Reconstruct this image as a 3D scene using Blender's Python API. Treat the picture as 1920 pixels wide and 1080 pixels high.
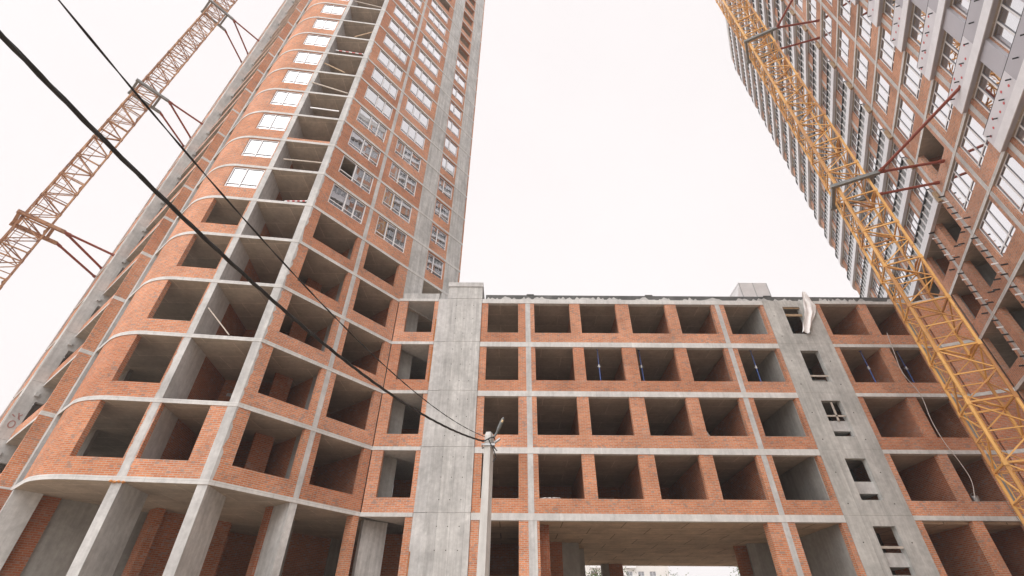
import bpy, bmesh, math, random
from mathutils import Vector, Matrix
random.seed(7)
R = math.radians
SC = bpy.context.scene
for o in list(bpy.data.objects): bpy.data.objects.remove(o)

# ---------------------------------------------------------------- camera
cam = bpy.data.cameras.new('camera'); camo = bpy.data.objects.new('camera', cam)
SC.collection.objects.link(camo); SC.camera = camo
cam.sensor_width = 36.0; cam.lens = 886.0 / 1920.0 * 36.0
cam.clip_start = 0.1; cam.clip_end = 3000
camo.matrix_world = Matrix.Translation((0, 0, 1.6)) @ Matrix.Rotation(R(90 + 37.0), 4, 'X') @ Matrix.Rotation(R(0.374), 4, 'Z')

# ---------------------------------------------------------------- sky, sun, exposure
SUN_AZ, SUN_EL = 214.0, 54.0
w = bpy.data.worlds.new('World'); SC.world = w; w.use_nodes = True
nt = w.node_tree; nt.nodes.clear()
sky = nt.nodes.new('ShaderNodeTexSky'); sky.sky_type = 'NISHITA'; sky.sun_disc = False
sky.sun_elevation = R(SUN_EL); sky.sun_rotation = R(SUN_AZ); sky.air_density = 1.0; sky.dust_density = 3.0
hs = nt.nodes.new('ShaderNodeHueSaturation'); hs.inputs['Saturation'].default_value = 0.05
mxw = nt.nodes.new('ShaderNodeMix'); mxw.data_type = 'RGBA'; mxw.inputs['Factor'].default_value = 0.94
tcw = nt.nodes.new('ShaderNodeTexCoord'); ncw = nt.nodes.new('ShaderNodeTexNoise')          # even cloud cover over the clear sky
ncw.inputs['Scale'].default_value = 1.6; ncw.inputs['Detail'].default_value = 5.0; nt.links.new(tcw.outputs['Generated'], ncw.inputs['Vector'])
rcw = nt.nodes.new('ShaderNodeValToRGB'); nt.links.new(ncw.outputs['Fac'], rcw.inputs['Fac'])
rcw.color_ramp.elements[0].position = 0.3; rcw.color_ramp.elements[0].color = (0.424, 0.400, 0.401, 1)
rcw.color_ramp.elements[1].position = 0.7; rcw.color_ramp.elements[1].color = (0.446, 0.424, 0.424, 1)
scw = nt.nodes.new('ShaderNodeVectorMath'); scw.operation = 'SCALE'; scw.inputs['Scale'].default_value = 10.0; nt.links.new(rcw.outputs['Color'], scw.inputs[0])
nt.links.new(scw.outputs['Vector'], [q for q in mxw.inputs if q.name == 'B' and q.type == 'RGBA'][0])
bg = nt.nodes.new('ShaderNodeBackground'); bg.inputs['Strength'].default_value = 0.10
wo = nt.nodes.new('ShaderNodeOutputWorld')
nt.links.new(sky.outputs['Color'], hs.inputs['Color']); nt.links.new(hs.outputs['Color'], mxw.inputs['A'])
nt.links.new(mxw.outputs['Result'], bg.inputs['Color']); nt.links.new(bg.outputs['Background'], wo.inputs['Surface'])
sl = bpy.data.lights.new('sun', 'SUN'); sl.energy = 1.5; sl.angle = R(90); sl.color = (1.0, 0.98, 0.955)
slo = bpy.data.objects.new('sun', sl); SC.collection.objects.link(slo)
sd = Vector((math.sin(R(SUN_AZ)) * math.cos(R(SUN_EL)), math.cos(R(SUN_AZ)) * math.cos(R(SUN_EL)), math.sin(R(SUN_EL))))
slo.rotation_euler = sd.to_track_quat('Z', 'Y').to_euler()
vs = SC.view_settings; vs.view_transform = 'Standard'; vs.look = 'None'; vs.gamma = 1.0; vs.use_curve_mapping = False
vs.exposure = 1.31
SC.cycles.max_bounces = 4; SC.cycles.transparent_max_bounces = 6

# ---------------------------------------------------------------- materials
def newmat(name):
    m = bpy.data.materials.new(name); m.use_nodes = True
    t = m.node_tree; b = t.nodes['Principled BSDF']
    return m, t, b
def N(t, kind, **kw):
    n = t.nodes.new(kind)
    for k, v in kw.items():
        if k in n.inputs.keys(): n.inputs[k].default_value = v
        else: setattr(n, k, v)
    return n
def L(t, a, b): t.links.new(a, b)
def mixc(t, fac, a, b, mode='MIX'):
    n = t.nodes.new('ShaderNodeMix'); n.data_type = 'RGBA'; n.blend_type = mode
    for s, v in (('Factor', fac), ('A', a), ('B', b)):
        i = n.inputs[s] if s == 'Factor' else [q for q in n.inputs if q.name == s and q.type == 'RGBA'][0]
        if isinstance(v, (int, float)): i.default_value = v
        elif isinstance(v, tuple): i.default_value = v if len(v) == 4 else (*v, 1)
        else: L(t, v, i)
    return [q for q in n.outputs if q.type == 'RGBA'][0]
def ramp(t, src, stops):
    r = t.nodes.new('ShaderNodeValToRGB'); L(t, src, r.inputs['Fac'])
    e = r.color_ramp.elements
    while len(e) < len(stops): e.new(0.5)
    for q, (p, c) in zip(e, stops):
        q.position = p; q.color = c if len(c) == 4 else (*c, 1)
    return r.outputs['Color']
def g(v): return (v, v, v)
def noise(t, vec, scale, detail=4, rough=0.55, sc3=None):
    if sc3:
        mp = N(t, 'ShaderNodeMapping'); mp.inputs['Scale'].default_value = sc3; L(t, vec, mp.inputs['Vector']); vec = mp.outputs['Vector']
    n = t.nodes.new('ShaderNodeTexNoise'); n.inputs['Scale'].default_value = scale; n.inputs['Detail'].default_value = detail
    n.inputs['Roughness'].default_value = rough; L(t, vec, n.inputs['Vector'])
    return n.outputs['Fac']
def pos(t): return t.nodes.new('ShaderNodeNewGeometry').outputs['Position']
def uvoff(t, kx=37.0, ky=11.0):
    u = t.nodes.new('ShaderNodeUVMap'); oi = t.nodes.new('ShaderNodeObjectInfo')
    cx = N(t, 'ShaderNodeCombineXYZ')
    m1 = N(t, 'ShaderNodeMath', operation='MULTIPLY'); m1.inputs[1].default_value = kx; L(t, oi.outputs['Random'], m1.inputs[0])
    m2 = N(t, 'ShaderNodeMath', operation='MULTIPLY'); m2.inputs[1].default_value = ky; L(t, oi.outputs['Random'], m2.inputs[0])
    L(t, m1.outputs[0], cx.inputs[0]); L(t, m2.outputs[0], cx.inputs[1])
    a = N(t, 'ShaderNodeVectorMath', operation='ADD'); L(t, u.outputs['UV'], a.inputs[0]); L(t, cx.outputs[0], a.inputs[1])
    return a.outputs['Vector'], oi.outputs['Random'], u.outputs['UV']

def mat_brick(name, c1, c2, mortar, grey=0.35, val=1.0):
    m, t, b = newmat(name)
    uv, rnd, uv0 = uvoff(t)
    bt = N(t, 'ShaderNodeTexBrick', offset=0.5, squash=1.0)
    bt.inputs['Scale'].default_value = 1.0; bt.inputs['Mortar Size'].default_value = 0.011; bt.inputs['Mortar Smooth'].default_value = 0.25
    bt.inputs['Bias'].default_value = 0.0; bt.inputs['Brick Width'].default_value = 0.26; bt.inputs['Row Height'].default_value = 0.077
    bt.inputs['Color1'].default_value = (*c1, 1); bt.inputs['Color2'].default_value = (*c2, 1); bt.inputs['Mortar'].default_value = (*mortar, 1)
    L(t, uv, bt.inputs['Vector'])
    # single bricks: burnt grey or pale ones
    bt2 = N(t, 'ShaderNodeTexBrick', offset=0.5); bt2.inputs['Scale'].default_value = 1.0; bt2.inputs['Mortar Size'].default_value = 0.0
    bt2.inputs['Brick Width'].default_value = 0.13; bt2.inputs['Row Height'].default_value = 0.077
    bt2.inputs['Color1'].default_value = (0, 0, 0, 1); bt2.inputs['Color2'].default_value = (1, 1, 1, 1); L(t, uv, bt2.inputs['Vector'])
    odd = ramp(t, bt2.outputs['Color'], [(0.84, g(0)), (0.97, g(0.8))])
    c = mixc(t, odd, bt.outputs['Color'], (0.36, 0.245, 0.20))
    p = pos(t)
    sp = ramp(t, noise(t, uv, 13.0, 3, 0.65), [(0.54, g(0)), (0.66, g(1))])
    sf = N(t, 'ShaderNodeMath', operation='MULTIPLY'); sf.inputs[1].default_value = grey; L(t, sp, sf.inputs[0])
    c = mixc(t, sf.outputs[0], c, (0.50, 0.42, 0.375))
    big = ramp(t, noise(t, p, 0.55, 5, 0.6), [(0.25, g(0.72 * val)), (0.75, g(1.18 * val))])
    c = mixc(t, 1.0, c, big, 'MULTIPLY')
    ov = ramp(t, rnd, [(0.0, (0.86, 0.80, 0.78)), (0.5, (1.0, 0.99, 0.97)), (1.0, (1.06, 1.10, 1.16))])
    c = mixc(t, 1.0, c, ov, 'MULTIPLY')
    cs = ramp(t, noise(t, uv, 1.0, 3, 0.7, (2.2, 13.0, 1.0)), [(0.3, g(0.92)), (0.7, g(1.06))])
    c = mixc(t, 1.0, c, cs, 'MULTIPLY')
    # lime bloom in patches
    bl = ramp(t, noise(t, p, 1.3, 6, 0.7), [(0.54, g(0)), (0.78, g(1))])
    bf = N(t, 'ShaderNodeMath', operation='MULTIPLY'); bf.inputs[1].default_value = 0.28; L(t, bl, bf.inputs[0])
    c = mixc(t, bf.outputs[0], c, (0.55, 0.48, 0.43))
    L(t, c, b.inputs['Base Color']); b.inputs['Roughness'].default_value = 0.92; b.inputs['Specular IOR Level'].default_value = 0.15
    bp = N(t, 'ShaderNodeBump'); bp.inputs['Strength'].default_value = 0.7; bp.inputs['Distance'].default_value = 0.012; bp.invert = True
    L(t, bt.outputs['Fac'], bp.inputs['Height']); L(t, bp.outputs['Normal'], b.inputs['Normal'])
    return m
def mat_concrete(name, col, amp=0.16, seam=None, streak=0.12, dirt=0.0, warm=(1, 1, 1)):
    m, t, b = newmat(name)
    p = pos(t)
    n1 = ramp(t, noise(t, p, 0.8, 6, 0.6), [(0.28, g(1 - amp)), (0.72, g(1 + amp * 0.55))])
    n2 = ramp(t, noise(t, p, 5.0, 6, 0.65), [(0.3, g(1 - amp * 0.6)), (0.7, g(1 + amp * 0.35))])
    n3 = ramp(t, noise(t, p, 1.0, 4, 0.6, (5.5, 5.5, 0.35)), [(0.35, g(1 - streak)), (0.65, g(1 + streak * 0.4))])
    c = mixc(t, 1.0, (*col, 1), n1, 'MULTIPLY'); c = mixc(t, 1.0, c, n2, 'MULTIPLY'); c = mixc(t, 1.0, c, n3, 'MULTIPLY')
    if dirt:
        st = ramp(t, noise(t, p, 1.7, 6, 0.7, (1, 1, 0.5)), [(0.55, g(0)), (0.72, g(1))])
        sf = N(t, 'ShaderNodeMath', operation='MULTIPLY'); sf.inputs[1].default_value = dirt; L(t, st, sf.inputs[0])
        c = mixc(t, sf.outputs[0], c, tuple(q * 0.55 for q in col))
    L(t, c, b.inputs['Base Color']); b.inputs['Roughness'].default_value = 0.9; b.inputs['Specular IOR Level'].default_value = 0.2
    bp = N(t, 'ShaderNodeBump'); bp.inputs['Strength'].default_value = 0.25; bp.inputs['Distance'].default_value = 0.01
    L(t, noise(t, p, 14, 5, 0.6), bp.inputs['Height']); L(t, bp.outputs['Normal'], b.inputs['Normal'])
    if seam:
        u, rnd, uv0 = uvoff(t, 0, 0)
        bt = N(t, 'ShaderNodeTexBrick', offset=seam[2]); bt.inputs['Scale'].default_value = 1.0
        bt.inputs['Mortar Size'].default_value = seam[3]; bt.inputs['Brick Width'].default_value = seam[0]; bt.inputs['Row Height'].default_value = seam[1]
        bt.inputs['Color1'].default_value = (0.93, 0.93, 0.93, 1); bt.inputs['Color2'].default_value = (1.06, 1.06, 1.05, 1); bt.inputs['Mortar'].default_value = (*g(seam[4]), 1)
        bt.inputs['Mortar Smooth'].default_value = 0.4
        wob = N(t, 'ShaderNodeVectorMath', operation='ADD')
        L(t, uv0, wob.inputs[0]); wob.inputs[1].default_value = (0.13, 0.07, 0); L(t, wob.outputs['Vector'], bt.inputs['Vector'])
        c = mixc(t, 1.0, c, bt.outputs['Color'], 'MULTIPLY'); L(t, c, b.inputs['Base Color'])
    return m
def mat_plain(name, col, rough=0.5, metal=0.0, var=0.08, scale=3.0, spec=0.5, wear=None, rnd=0.0):
    m, t, b = newmat(name)
    p = pos(t)
    c = mixc(t, 1.0, (*col, 1), ramp(t, noise(t, p, scale, 5, 0.6), [(0.3, g(1 - var)), (0.7, g(1 + var))]), 'MULTIPLY')
    if wear:
        f = ramp(t, noise(t, p, wear[1], 5, 0.7), [(wear[2], g(0)), (wear[2] + 0.1, g(1))]); c = mixc(t, f, c, wear[0])
    if rnd:
        oi = t.nodes.new('ShaderNodeObjectInfo'); c = mixc(t, 1.0, c, ramp(t, oi.outputs['Random'], [(0.0, (1 - rnd, 1 - rnd * 1.25, 1 - rnd)), (0.6, g(1)), (1.0, (1 + rnd * 0.3, 1 + rnd * 0.45, 1 + rnd * 0.8))]), 'MULTIPLY')
    L(t, c, b.inputs['Base Color']); b.inputs['Roughness'].default_value = rough; b.inputs['Metallic'].default_value = metal
    b.inputs['Specular IOR Level'].default_value = spec
    return m
def mat_glass(name, tint, base):
    m, t, b = newmat(name); t.nodes.remove(b)
    gl = N(t, 'ShaderNodeBsdfGlossy'); gl.inputs['Roughness'].default_value = 0.015; gl.inputs['Color'].default_value = (*tint, 1)
    tr = N(t, 'ShaderNodeBsdfTransparent'); tr.inputs['Color'].default_value = (0.42, 0.45, 0.46, 1)
    fr = N(t, 'ShaderNodeLayerWeight'); fr.inputs['Blend'].default_value = 0.5
    ad = N(t, 'ShaderNodeMapRange'); ad.inputs['From Min'].default_value = 0.28; ad.inputs['From Max'].default_value = 0.60
    ad.inputs['To Min'].default_value = base; ad.inputs['To Max'].default_value = 0.90; L(t, fr.outputs['Facing'], ad.inputs['Value'])
    p = pos(t); bp = N(t, 'ShaderNodeBump'); bp.inputs['Strength'].default_value = 0.06; bp.inputs['Distance'].default_value = 0.02
    L(t, noise(t, p, 1.6, 2, 0.5), bp.inputs['Height']); L(t, bp.outputs['Normal'], gl.inputs['Normal'])
    mx = N(t, 'ShaderNodeMixShader'); L(t, ad.outputs[0], mx.inputs[0]); L(t, tr.outputs[0], mx.inputs[1]); L(t, gl.outputs[0], mx.inputs[2])
    L(t, mx.outputs[0], t.nodes['Material Output'].inputs['Surface'])
    return m
M = {}
M['brick'] = mat_brick('brick', (0.69, 0.262, 0.120), (0.55, 0.180, 0.076), (0.58, 0.46, 0.365), 0.42)
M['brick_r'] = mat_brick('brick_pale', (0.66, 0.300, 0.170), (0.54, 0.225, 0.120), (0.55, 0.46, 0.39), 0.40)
M['brick_in'] = mat_brick('brick_inner_shaded', (0.46, 0.150, 0.066), (0.36, 0.108, 0.046), (0.38, 0.275, 0.205), 0.2)  # darker copy of the facade brick, room shade put into the colour
M['conc'] = mat_concrete('concrete', (0.60, 0.594, 0.585), 0.24, streak=0.12, dirt=0.4)
M['conc_edge'] = mat_concrete('slab_edge', (0.69, 0.682, 0.668), 0.16, seam=(2.3, 60.0, 0.0, 0.008, 0.72), streak=0.08, dirt=0.35)
M['conc_form'] = mat_concrete('shuttered_concrete', (0.59, 0.584, 0.572), 0.25, seam=(0.61, 60.0, 0.0, 0.007, 0.62), streak=0.2, dirt=0.5)
M['conc_stair'] = mat_concrete('stair_core_concrete', (0.56, 0.555, 0.535), 0.25, seam=(1.35, 60.0, 0.0, 0.006, 0.6), streak=0.18, dirt=0.4)
M['conc_in'] = mat_concrete('inner_concrete_shaded', (0.36, 0.35, 0.33), 0.22, dirt=0.35)  # concrete darkened in its base colour to deepen the shade indoors
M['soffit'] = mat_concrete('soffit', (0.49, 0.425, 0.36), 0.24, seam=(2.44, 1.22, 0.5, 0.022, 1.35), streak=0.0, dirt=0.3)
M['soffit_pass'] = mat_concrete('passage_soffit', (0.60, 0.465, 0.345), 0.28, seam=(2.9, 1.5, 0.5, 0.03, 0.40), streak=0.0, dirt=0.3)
M['bitumen'] = mat_concrete('bitumen_upstand', (0.15, 0.152, 0.15), 0.35, dirt=0.3)
M['frame'] = mat_plain('window_frame', (0.82, 0.82, 0.83), 0.35, var=0.03)
M['glass'] = mat_glass('glass', (0.96, 0.955, 0.975), 0.34)
M['gasket_shadow'] = mat_plain('gasket_shadow', (0.26, 0.26, 0.29), 0.7)  # dark pane border: rubber gasket plus painted shadow gap at the frame
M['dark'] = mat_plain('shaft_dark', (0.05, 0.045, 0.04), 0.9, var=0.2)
M['wood'] = mat_plain('timber', (0.40, 0.28, 0.17), 0.8, var=0.25, scale=6)
M['wood2'] = mat_plain('grey_timber', (0.50, 0.44, 0.38), 0.85, var=0.2, scale=6)
M['yellow'] = mat_plain('crane_yellow', (0.74, 0.40, 0.115), 0.45, rnd=0.35, var=0.12, scale=1.2, wear=((0.33, 0.17, 0.07), 2.6, 0.60))
M['yellow2'] = mat_plain('crane_yellow_faded', (0.52, 0.29, 0.15), 0.6, rnd=0.3, var=0.15, scale=1.2, wear=((0.24, 0.11, 0.06), 3.0, 0.50))
M['collar'] = mat_plain('collar_steel', (0.20, 0.205, 0.20), 0.5, var=0.2, scale=4)
M['redlead'] = mat_plain('red_primer', (0.27, 0.062, 0.038), 0.55, var=0.2, scale=5)
M['pole'] = mat_concrete('pole_concrete', (0.58, 0.57, 0.55), 0.12, streak=0.15)
M['black'] = mat_plain('black_rubber', (0.018, 0.018, 0.02), 0.6, var=0.2)
M['steel'] = mat_plain('galvanised', (0.45, 0.46, 0.47), 0.45, 0.6, var=0.15)
M['lamp'] = mat_plain('lamp_casing', (0.13, 0.14, 0.14), 0.4, var=0.15)
M['amber'] = mat_plain('lamp_lens', (0.75, 0.55, 0.30), 0.3)
M['blue'] = mat_plain('prop_blue', (0.04, 0.085, 0.27), 0.5, var=0.15)
M['cloth'] = mat_plain('white_sheet', (0.88, 0.86, 0.855), 0.8, var=0.05, scale=8)
M['rope'] = mat_plain('rope', (0.55, 0.50, 0.47), 0.8, var=0.15)
M['white'] = mat_plain('white_film', (0.74, 0.74, 0.77), 0.35, var=0.06)
M['lilac'] = mat_plain('grey_panel', (0.42, 0.41, 0.45), 0.38, var=0.05, scale=1.0)
M['lilac2'] = mat_plain('pale_panel', (0.66, 0.65, 0.69), 0.4, var=0.05, scale=1.0)
M['wool'] = mat_plain('insulation', (0.30, 0.31, 0.32), 0.95, var=0.55, scale=7.0, wear=((0.10, 0.10, 0.105), 5.0, 0.55))
M['red_paint'] = mat_plain('red_paint', (0.38, 0.20, 0.185), 0.8)
M['red'] = mat_plain('red_sticker', (0.60, 0.09, 0.09), 0.5)
M['foam'] = mat_plain('mounting_foam', (0.55, 0.24, 0.08), 0.9, var=0.25, scale=9)
M['metal_box'] = mat_plain('roof_box_metal', (0.70, 0.685, 0.69), 0.5, var=0.08, scale=2.0)
M['rust'] = mat_plain('rust', (0.42, 0.16, 0.05), 0.9, var=0.3, scale=5)
def mat_ground():
    m, t, b = newmat('earth'); p = pos(t)
    c = ramp(t, noise(t, p, 0.35, 8, 0.65), [(0.3, (0.26, 0.20, 0.145)), (0.55, (0.40, 0.325, 0.25)), (0.75, (0.48, 0.41, 0.335))])
    L(t, c, b.inputs['Base Color']); b.inputs['Roughness'].default_value = 0.95
    bp = N(t, 'ShaderNodeBump'); bp.inputs['Distance'].default_value = 0.05; L(t, noise(t, p, 3, 8, 0.7), bp.inputs['Height']); L(t, bp.outputs['Normal'], b.inputs['Normal'])
    return m
M['earth'] = mat_ground()
def mat_leaf():
    m, t, b = newmat('leaf'); oi = t.nodes.new('ShaderNodeNewGeometry')
    c = ramp(t, oi.outputs['Random Per Island'], [(0.0, (0.05, 0.09, 0.02)), (0.6, (0.10, 0.15, 0.035)), (1.0, (0.17, 0.20, 0.06))])
    L(t, c, b.inputs['Base Color']); b.inputs['Roughness'].default_value = 0.6
    return m
M['leaf'] = mat_leaf(); M['bark'] = mat_plain('bark', (0.12, 0.09, 0.065), 0.95, var=0.3, scale=8)

# ---------------------------------------------------------------- object helpers
COL = SC.collection
def link(name, mesh, parent=None, loc=(0, 0, 0)):
    o = bpy.data.objects.new(name, mesh); COL.objects.link(o)
    if parent is not None: o.parent = parent
    o.location = loc
    return o
def tag(o, label, cat=None, group=None, kind=None):
    if label: o['label'] = label
    if cat: o['category'] = cat
    if group: o['group'] = group
    if kind: o['kind'] = kind
    return o
def thing(name, label, cat, loc=(0, 0, 0), group=None):
    return tag(link(name, None, None, loc), label, cat, group)
class MB:
    def __init__(s): s.v = []; s.f = []; s.uv = []; s.mi = []; s.mats = []
    def m(s, mat):
        if mat not in s.mats: s.mats.append(mat)
        return s.mats.index(mat)
    def face(s, pts, uvs, mat):
        i = len(s.v); s.v += [tuple(p) for p in pts]; s.f.append(tuple(range(i, i + len(pts)))); s.uv += list(uvs); s.mi.append(s.m(mat))
    def mesh(s, name, smooth=False):
        me = bpy.data.meshes.new(name); me.from_pydata(s.v, [], s.f)
        l = me.uv_layers.new(name='UVMap'); flat = [c for q in s.uv for c in q]; l.data.foreach_set('uv', flat)
        for q in s.mats: me.materials.append(M[q])
        me.polygons.foreach_set('material_index', s.mi)
        bm = bmesh.new(); bm.from_mesh(me); bmesh.ops.remove_doubles(bm, verts=bm.verts, dist=1e-5)
        bm.to_mesh(me); bm.free()
        if smooth: me.polygons.foreach_set('use_smooth', [True] * len(me.polygons))
        return me
    def box(s, a, b, mat):                                       # axis-aligned box
        x0, y0, z0 = a; x1, y1, z1 = b
        P = Path([(x0, y0), (x1, y0)]); P.wall(s, 0, x1 - x0, z0, z1, 0, y1 - y0, mat, zoff=0)
    def tube(s, p0, p1, r, mat, n=6, r1=None):
        p0 = Vector(p0); p1 = Vector(p1); d = (p1 - p0); ln = d.length; d.normalize()
        a = d.orthogonal().normalized(); b = d.cross(a); r1 = r if r1 is None else r1
        ring = lambda p, rr: [p + (a * math.cos(2 * math.pi * k / n) + b * math.sin(2 * math.pi * k / n)) * rr for k in range(n)]
        A = ring(p0, r); B = ring(p1, r1)
        for k in range(n):
            j = (k + 1) % n; s.face([A[k], A[j], B[j], B[k]], [(k / n, 0), ((k + 1) / n, 0), ((k + 1) / n, ln), (k / n, ln)], mat)
        s.face(A[::-1], [(0, 0)] * n, mat); s.face(B, [(0, 0)] * n, mat)
    def bar(s, p0, p1, w, h, mat, up=(0, 0, 1)):                 # rectangular bar between two points
        p0 = Vector(p0); p1 = Vector(p1); d = (p1 - p0).normalized(); u = Vector(up)
        if abs(d.dot(u)) > 0.98: u = Vector((1, 0, 0))
        a = d.cross(u).normalized() * (w / 2); b = a.cross(d).normalized() * (h / 2); ln = (p1 - p0).length
        q = [(-1, -1), (1, -1), (1, 1), (-1, 1)]
        A = [p0 + a * i + b * j for i, j in q]; B = [p1 + a * i + b * j for i, j in q]
        for k in range(4):
            j = (k + 1) % 4; s.face([A[k], A[j], B[j], B[k]], [(0, 0), (w, 0), (w, ln), (0, ln)], mat)
        s.face(A[::-1], [(0, 0), (w, 0), (w, h), (0, h)], mat); s.face(B, [(0, 0), (w, 0), (w, h), (0, h)], mat)
class Path:
    """a facade line in plan; u runs along it, d is the depth behind it (positive into the building, to the left of travel)"""
    def __init__(s, pts, side=1):
        s.p = [Vector((p[0], p[1])) for p in pts]; s.side = side; s.c = [0.0]
        for a, b in zip(s.p, s.p[1:]): s.c.append(s.c[-1] + (b - a).length)
        s.t = [(b - a).normalized() for a, b in zip(s.p, s.p[1:])]
    def nrm(s, t): return Vector((-t.y, t.x)) * s.side
    def xy(s, u, d=0.0):
        i = 0
        while i < len(s.t) - 1 and u > s.c[i + 1] + 1e-6: i += 1
        b = s.p[i] + s.t[i] * (u - s.c[i]); n = s.nrm(s.t[i])
        if len(s.t) > 1:
            for k in range(1, len(s.c) - 1):
                if abs(u - s.c[k]) < 1e-6:
                    n = (s.nrm(s.t[k - 1]) + s.nrm(s.t[k])); n = n / (n.dot(s.nrm(s.t[k])))
        return b + n * d
    def at(s, u, z, d=0.0): q = s.xy(u, d); return Vector((q.x, q.y, z))
    def wall(s, mb, u0, u1, z0, z1, d0, d1, mat, holes=(), zoff=0.0, mat_side=None):
        us = {u0, u1}; zs = {z0, z1}
        for h in holes: us |= {max(u0, min(u1, h[0])), max(u0, min(u1, h[1]))}; zs |= {max(z0, min(z1, h[2])), max(z0, min(z1, h[3]))}
        for c in s.c[1:-1]:
            if u0 < c < u1: us.add(c)
        us = sorted(us); zs = sorted(zs); ms = mat_side or mat
        us = [u for i, u in enumerate(us) if i == 0 or u - us[i - 1] > 1e-6]
        zs = [z for i, z in enumerate(zs) if i == 0 or z - zs[i - 1] > 1e-6]
        nu, nz = len(us) - 1, len(zs) - 1
        def solid(i, j):
            if i < 0 or j < 0 or i >= nu or j >= nz: return False
            cu = (us[i] + us[i + 1]) / 2; cz = (zs[j] + zs[j + 1]) / 2
            return not any(h[0] < cu < h[1] and h[2] < cz < h[3] for h in holes)
        for i in range(nu):
            for j in range(nz):
                if not solid(i, j): continue
                a, b, lo, hi = us[i], us[i + 1], zs[j], zs[j + 1]
                q = [(a, lo), (b, lo), (b, hi), (a, hi)]
                mb.face([s.at(x, y, d0) for x, y in q], q, mat)
                mb.face([s.at(x, y, d1) for x, y in q][::-1], [(x + 9, y) for x, y in q][::-1], mat)
                if not solid(i - 1, j): mb.face([s.at(a, lo, d0), s.at(a, hi, d0), s.at(a, hi, d1), s.at(a, lo, d1)], [(d0, lo), (d0, hi), (d1, hi), (d1, lo)], ms)
                if not solid(i + 1, j): mb.face([s.at(b, lo, d0), s.at(b, lo, d1), s.at(b, hi, d1), s.at(b, hi, d0)], [(d0, lo), (d1, lo), (d1, hi), (d0, hi)], ms)
                if not solid(i, j - 1): mb.face([s.at(a, lo, d0), s.at(a, lo, d1), s.at(b, lo, d1), s.at(b, lo, d0)], [(a, d0), (a, d1), (b, d1), (b, d0)], ms)
                if not solid(i, j + 1): mb.face([s.at(a, hi, d0), s.at(b, hi, d0), s.at(b, hi, d1), s.at(a, hi, d1)], [(a, d0), (b, d0), (b, d1), (a, d1)], ms)
CACHE = {}
def wallobj(name, parent, path, key, u0, u1, z0, z1, d0, d1, mat, holes=(), zbase=0.0, mat_side=None):
    k = (id(path), key, round(u0, 4), round(u1, 4), round(z0, 3), round(z1, 3), round(d0, 3), round(d1, 3), mat, tuple(tuple(round(q, 3) for q in h) for h in holes), mat_side)
    if k not in CACHE:
        mb = MB(); path.wall(mb, u0, u1, z0, z1, d0, d1, mat, holes, mat_side=mat_side); CACHE[k] = mb.mesh(name)
    return link(name, CACHE[k], parent, (0, 0, zbase))
def polyslab(name, parent, outline, thick, top_mat, edge_mat, ztop):
    """flat slab from a plan outline; the top lies at z = 0 of the object"""
    k = (name, id(outline), thick, edge_mat)
    if k not in CACHE:
        mb = MB(); n = len(outline)
        mb.face([(x, y, -thick) for x, y in outline][::-1], [(x, y) for x, y in outline][::-1], 'soffit')
        mb.face([(x, y, 0) for x, y in outline], [(x, y) for x, y in outline], top_mat)
        for i in range(n):
            a, b = outline[i], outline[(i + 1) % n]; ln = math.hypot(b[0] - a[0], b[1] - a[1])
            mb.face([(*a, -thick), (*b, -thick), (*b, 0), (*a, 0)], [(0, -thick), (ln, -thick), (ln, 0), (0, 0)], edge_mat)
        me = mb.mesh(name)
        bm = bmesh.new(); bm.from_mesh(me); bmesh.ops.recalc_face_normals(bm, faces=bm.faces); bm.to_mesh(me); bm.free()
        CACHE[k] = me
    return link(name, CACHE[k], parent, (0, 0, ztop))
def window(parent, path, u0, u1, z0, z1, d, splits, zbase, transom=0.32, skip=(), panes=True, fw=0.065):
    """white frame with mullions and a low transom; every pane is a sub-part"""
    k = ('win', id(path), round(u0, 3), round(u1, 3), round(z0, 3), round(z1, 3), tuple(splits), transom, fw)
    xs = [u0] + [u0 + (u1 - u0) * q for q in splits] + [u1]; zt = z0 + transom
    if k not in CACHE:
        holes = []; pm = []
        for i in range(len(xs) - 1):
            a = xs[i] + (fw if i == 0 else fw * 0.6); b = xs[i + 1] - (fw if i == len(xs) - 2 else fw * 0.6)
            holes += [(a, b, z0 + fw, zt - fw * 0.45), (a, b, zt + fw * 0.45, z1 - fw)]
            for zz in ((z0 + fw, zt - fw * 0.45), (zt + fw * 0.45, z1 - fw)):
                q = MB(); path.wall(q, a - 0.01, b + 0.01, zz[0] - 0.01, zz[1] + 0.01, d + 0.035, d + 0.045, 'glass'); pm.append((i, q.mesh('pane')))
        mb = MB(); path.wall(mb, u0, u1, z0, z1, d, d + 0.08, 'frame', holes)
        for h in holes: path.wall(mb, h[0] - 0.004, h[1] + 0.004, h[2] - 0.004, h[3] + 0.004, d + 0.012, d + 0.030, 'gasket_shadow', [(h[0] + 0.02, h[1] - 0.02, h[2] + 0.02, h[3] - 0.02)])
        allp = MB()
        for h in holes: path.wall(allp, h[0] - 0.01, h[1] + 0.01, h[2] - 0.01, h[3] + 0.01, d + 0.035, d + 0.045, 'glass')
        CACHE[k] = (mb.mesh('window'), pm, allp.mesh('pane'))
    fm, pm, ap = CACHE[k]
    o = link('window', fm, parent, (0, 0, zbase))
    if panes:
        for i, me in pm:
            if i in skip: continue
            link('pane', me, o)
    else: link('pane', ap, o)
    return o

# ================================================================ GROUND
mb = MB(); S = 260
mb.face([(-S, -S, 0), (S, -S, 0), (S, S, 0), (-S, S, 0)], [(-S, -S), (S, -S), (S, S), (-S, S)], 'earth')
tag(link('ground', mb.mesh('ground')), None, kind='structure')

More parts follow.
